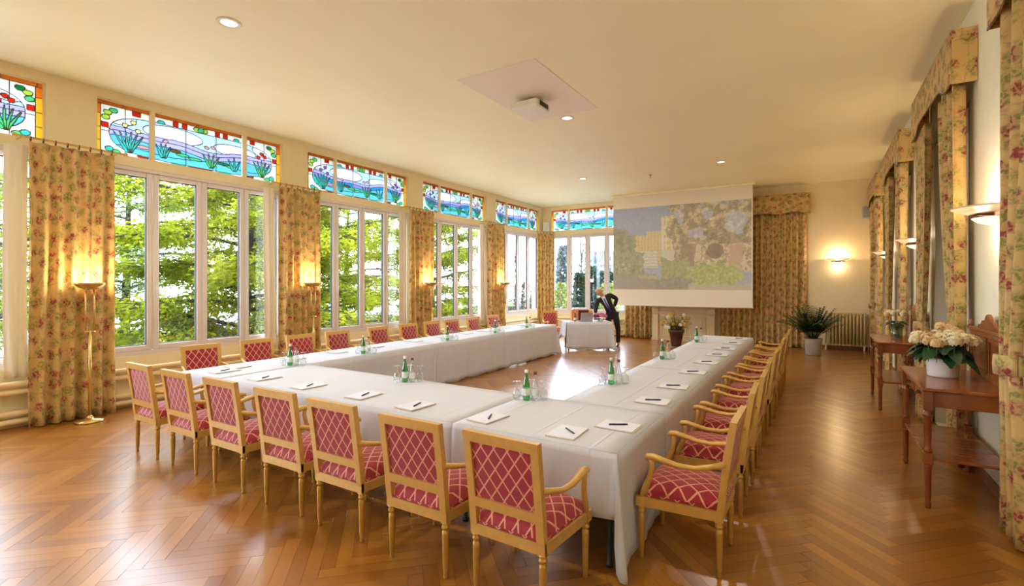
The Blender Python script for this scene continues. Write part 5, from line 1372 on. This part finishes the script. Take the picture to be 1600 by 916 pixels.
def bare_tree(label, px, ybase, t_, h, seed, pale=True):
    b = at(px, ybase, t_); o = thing('bare_tree', label, 'tree', (b.x, b.y, GZ)); r = random.Random(seed); mb = MB()
    MB().tube([(0, 0, 0), (.1, 0, h * .4), (0, .1, h * .7)], [h * .018, h * .013, h * .006], 7).obj('trunk', 'far_bark', o); 
    for i in range(40):
        s = .25 + .45 * r.random(); a = r.random() * 6.28; L = h * .32 * r.random() + h * .12; p = Vector((.05, .05, h * s)); e = p + Vector((math.cos(a) * L * .75, math.sin(a) * L * .75, L * .9)); mb.tube([p, p.lerp(e, .5) + Vector((0, 0, -.05 * L)), e], [h * .006, h * .004, h * .001], 4, cap=False)
        for _ in range(5):
            f = .4 + .5 * r.random(); q = p.lerp(e, f); a2 = r.random() * 6.28; e2 = q + Vector((math.cos(a2), math.sin(a2), 1.0)) * L * .35; mb.tube([q, e2], [h * .003, h * .0008], 3, cap=False)
    tag(mb.obj('twigs', 'far_bark', o), kind='stuff'); return o
blob_tree('poplar', 'tall pale grey poplar beyond the back window', 881, 455, 90, 14, 385, 'poplar_leaf', 1500, 'column', 1)
blob_tree('conifer', 'dark conifer beyond the back window, left of its pair', 905, 476, 46, 22, 428, 'conifer_leaf', 1300, 'cone', 2)
blob_tree('conifer', 'dark conifer beyond the back window, right of its pair', 923, 474, 48, 18, 418, 'conifer_leaf', 1300, 'cone', 3)
blob_tree('spring_bush', 'yellow-green bush beyond the back window near the poplar', 877, 462, 62, 20, 443, 'spring_leaf', 900, 'round', 4, False)
blob_tree('spring_bush', 'yellow-green bush beyond the back window below the apartment block', 950, 470, 52, 34, 444, 'spring_leaf', 1000, 'round', 5, False)
blob_tree('hedge_tree', 'blue-green tree at the foot of the apartment block', 946, 462, 80, 34, 424, 'conifer_leaf', 1200, 'round', 6)
blob_tree('hedge_tree', 'dark grey-green tree beyond the corner window', 800, 474, 60, 18, 446, 'hedge_leaf', 900, 'round', 7)
blob_tree('hedge_tree', 'grey-green slim tree beyond the corner window', 822, 474, 70, 12, 440, 'hedge_leaf', 800, 'column', 8)
blob_tree('hedge_tree', 'low grey-green tree at the edge of the corner window', 838, 474, 66, 14, 450, 'hedge_leaf', 800, 'round', 9)
bare_tree('leafless grey tree between poplar and apartment block', 908, 470, 75, 13, 1)
bare_tree('leafless pale tree beyond the corner window', 796, 474, 66, 11, 2)
# apartment block
b = at(946, 445, 120); bl = thing('apartment_block', 'pale grey apartment block with balconies beyond the back window', 'building', (b.x, b.y, GZ), PHI - .25)
MB().box(-4, 9, 0, 8, 0, 12.2).obj('wall', 'far_wall', bl)
MB().box(-4.3, 9.3, -.3, 8.3, 12.21, 12.6).obj('roof', 'speaker_grey', bl); MB().tube([(-1, 3, 12.6), (-1, 3, 15.0)], .12, 5).obj('antenna', 'dark_metal', bl)
for fl_ in range(4):
    z = 1.0 + fl_ * 2.8
    for c in range(4):
        x = -3.2 + c * 3.0; wn = MB().box(x, x + 1.5, -.06, -.005, z, z + 1.6).obj('window', 'far_glass', bl)
    for c in range(2):
        x = -.6 + c * 6.0; MB().box(x - 1, x + 2.4, -1.1, -.07, z - .35, z + .45).obj('balcony', 'white_paint', bl)
def car(label, px, py, t_, m, rz):
    p = at(px, py, t_); c = thing('parked_car', label, 'car', (p.x, p.y, GZ - .02), rz)
    MB().prism([(-2.1, .35), (-2.1, .75), (-1.9, .85), (-1.0, .95), (1.5, .95), (2.05, .8), (2.1, .35)], -.85, .85, lambda u, v, w: (u, w, v)).obj('body', m, c)
    MB().prism([(-1.0, .952), (-.45, 1.42), (.9, 1.45), (1.5, .952)], -.72, .72, lambda u, v, w: (u, w, v)).obj('cabin', 'far_glass', c)
    MB().prism([(-.4, 1.452), (-.3, 1.49), (.75, 1.5), (.85, 1.452)], -.7, .7, lambda u, v, w: (u, w, v)).obj('roof', m, c)
    for x in (-1.35, 1.3):
        for s in (-1, 1):
            o = MB().lathe([(0, -.1), (.33, -.1), (.34, 0), (.33, .1), (0, .1)], 14, axis='x').obj('wheel', 'tyre', c); o.location = (x, s * .78, .34); o.rotation_euler.z = PI / 2
tk = lambda y: (CAMZ - GZ) * F / (y - HZ)
car('dark blue parked car beyond the back window', 872, 476, tk(476), 'car_blue', PHI + .2)
car('white parked car beyond the back window', 896, 488, tk(488), 'car_white', PHI + .1)
car('white parked car beyond the corner window', 815, 482, tk(482), 'car_white', PHI + .3)
car('dark parked car beyond the corner window', 803, 486, tk(486), 'car_dark', PHI - .1)
car('dark parked car beneath the back window, right of the white car', 905, 480, tk(480), 'car_dark', PHI + .4)
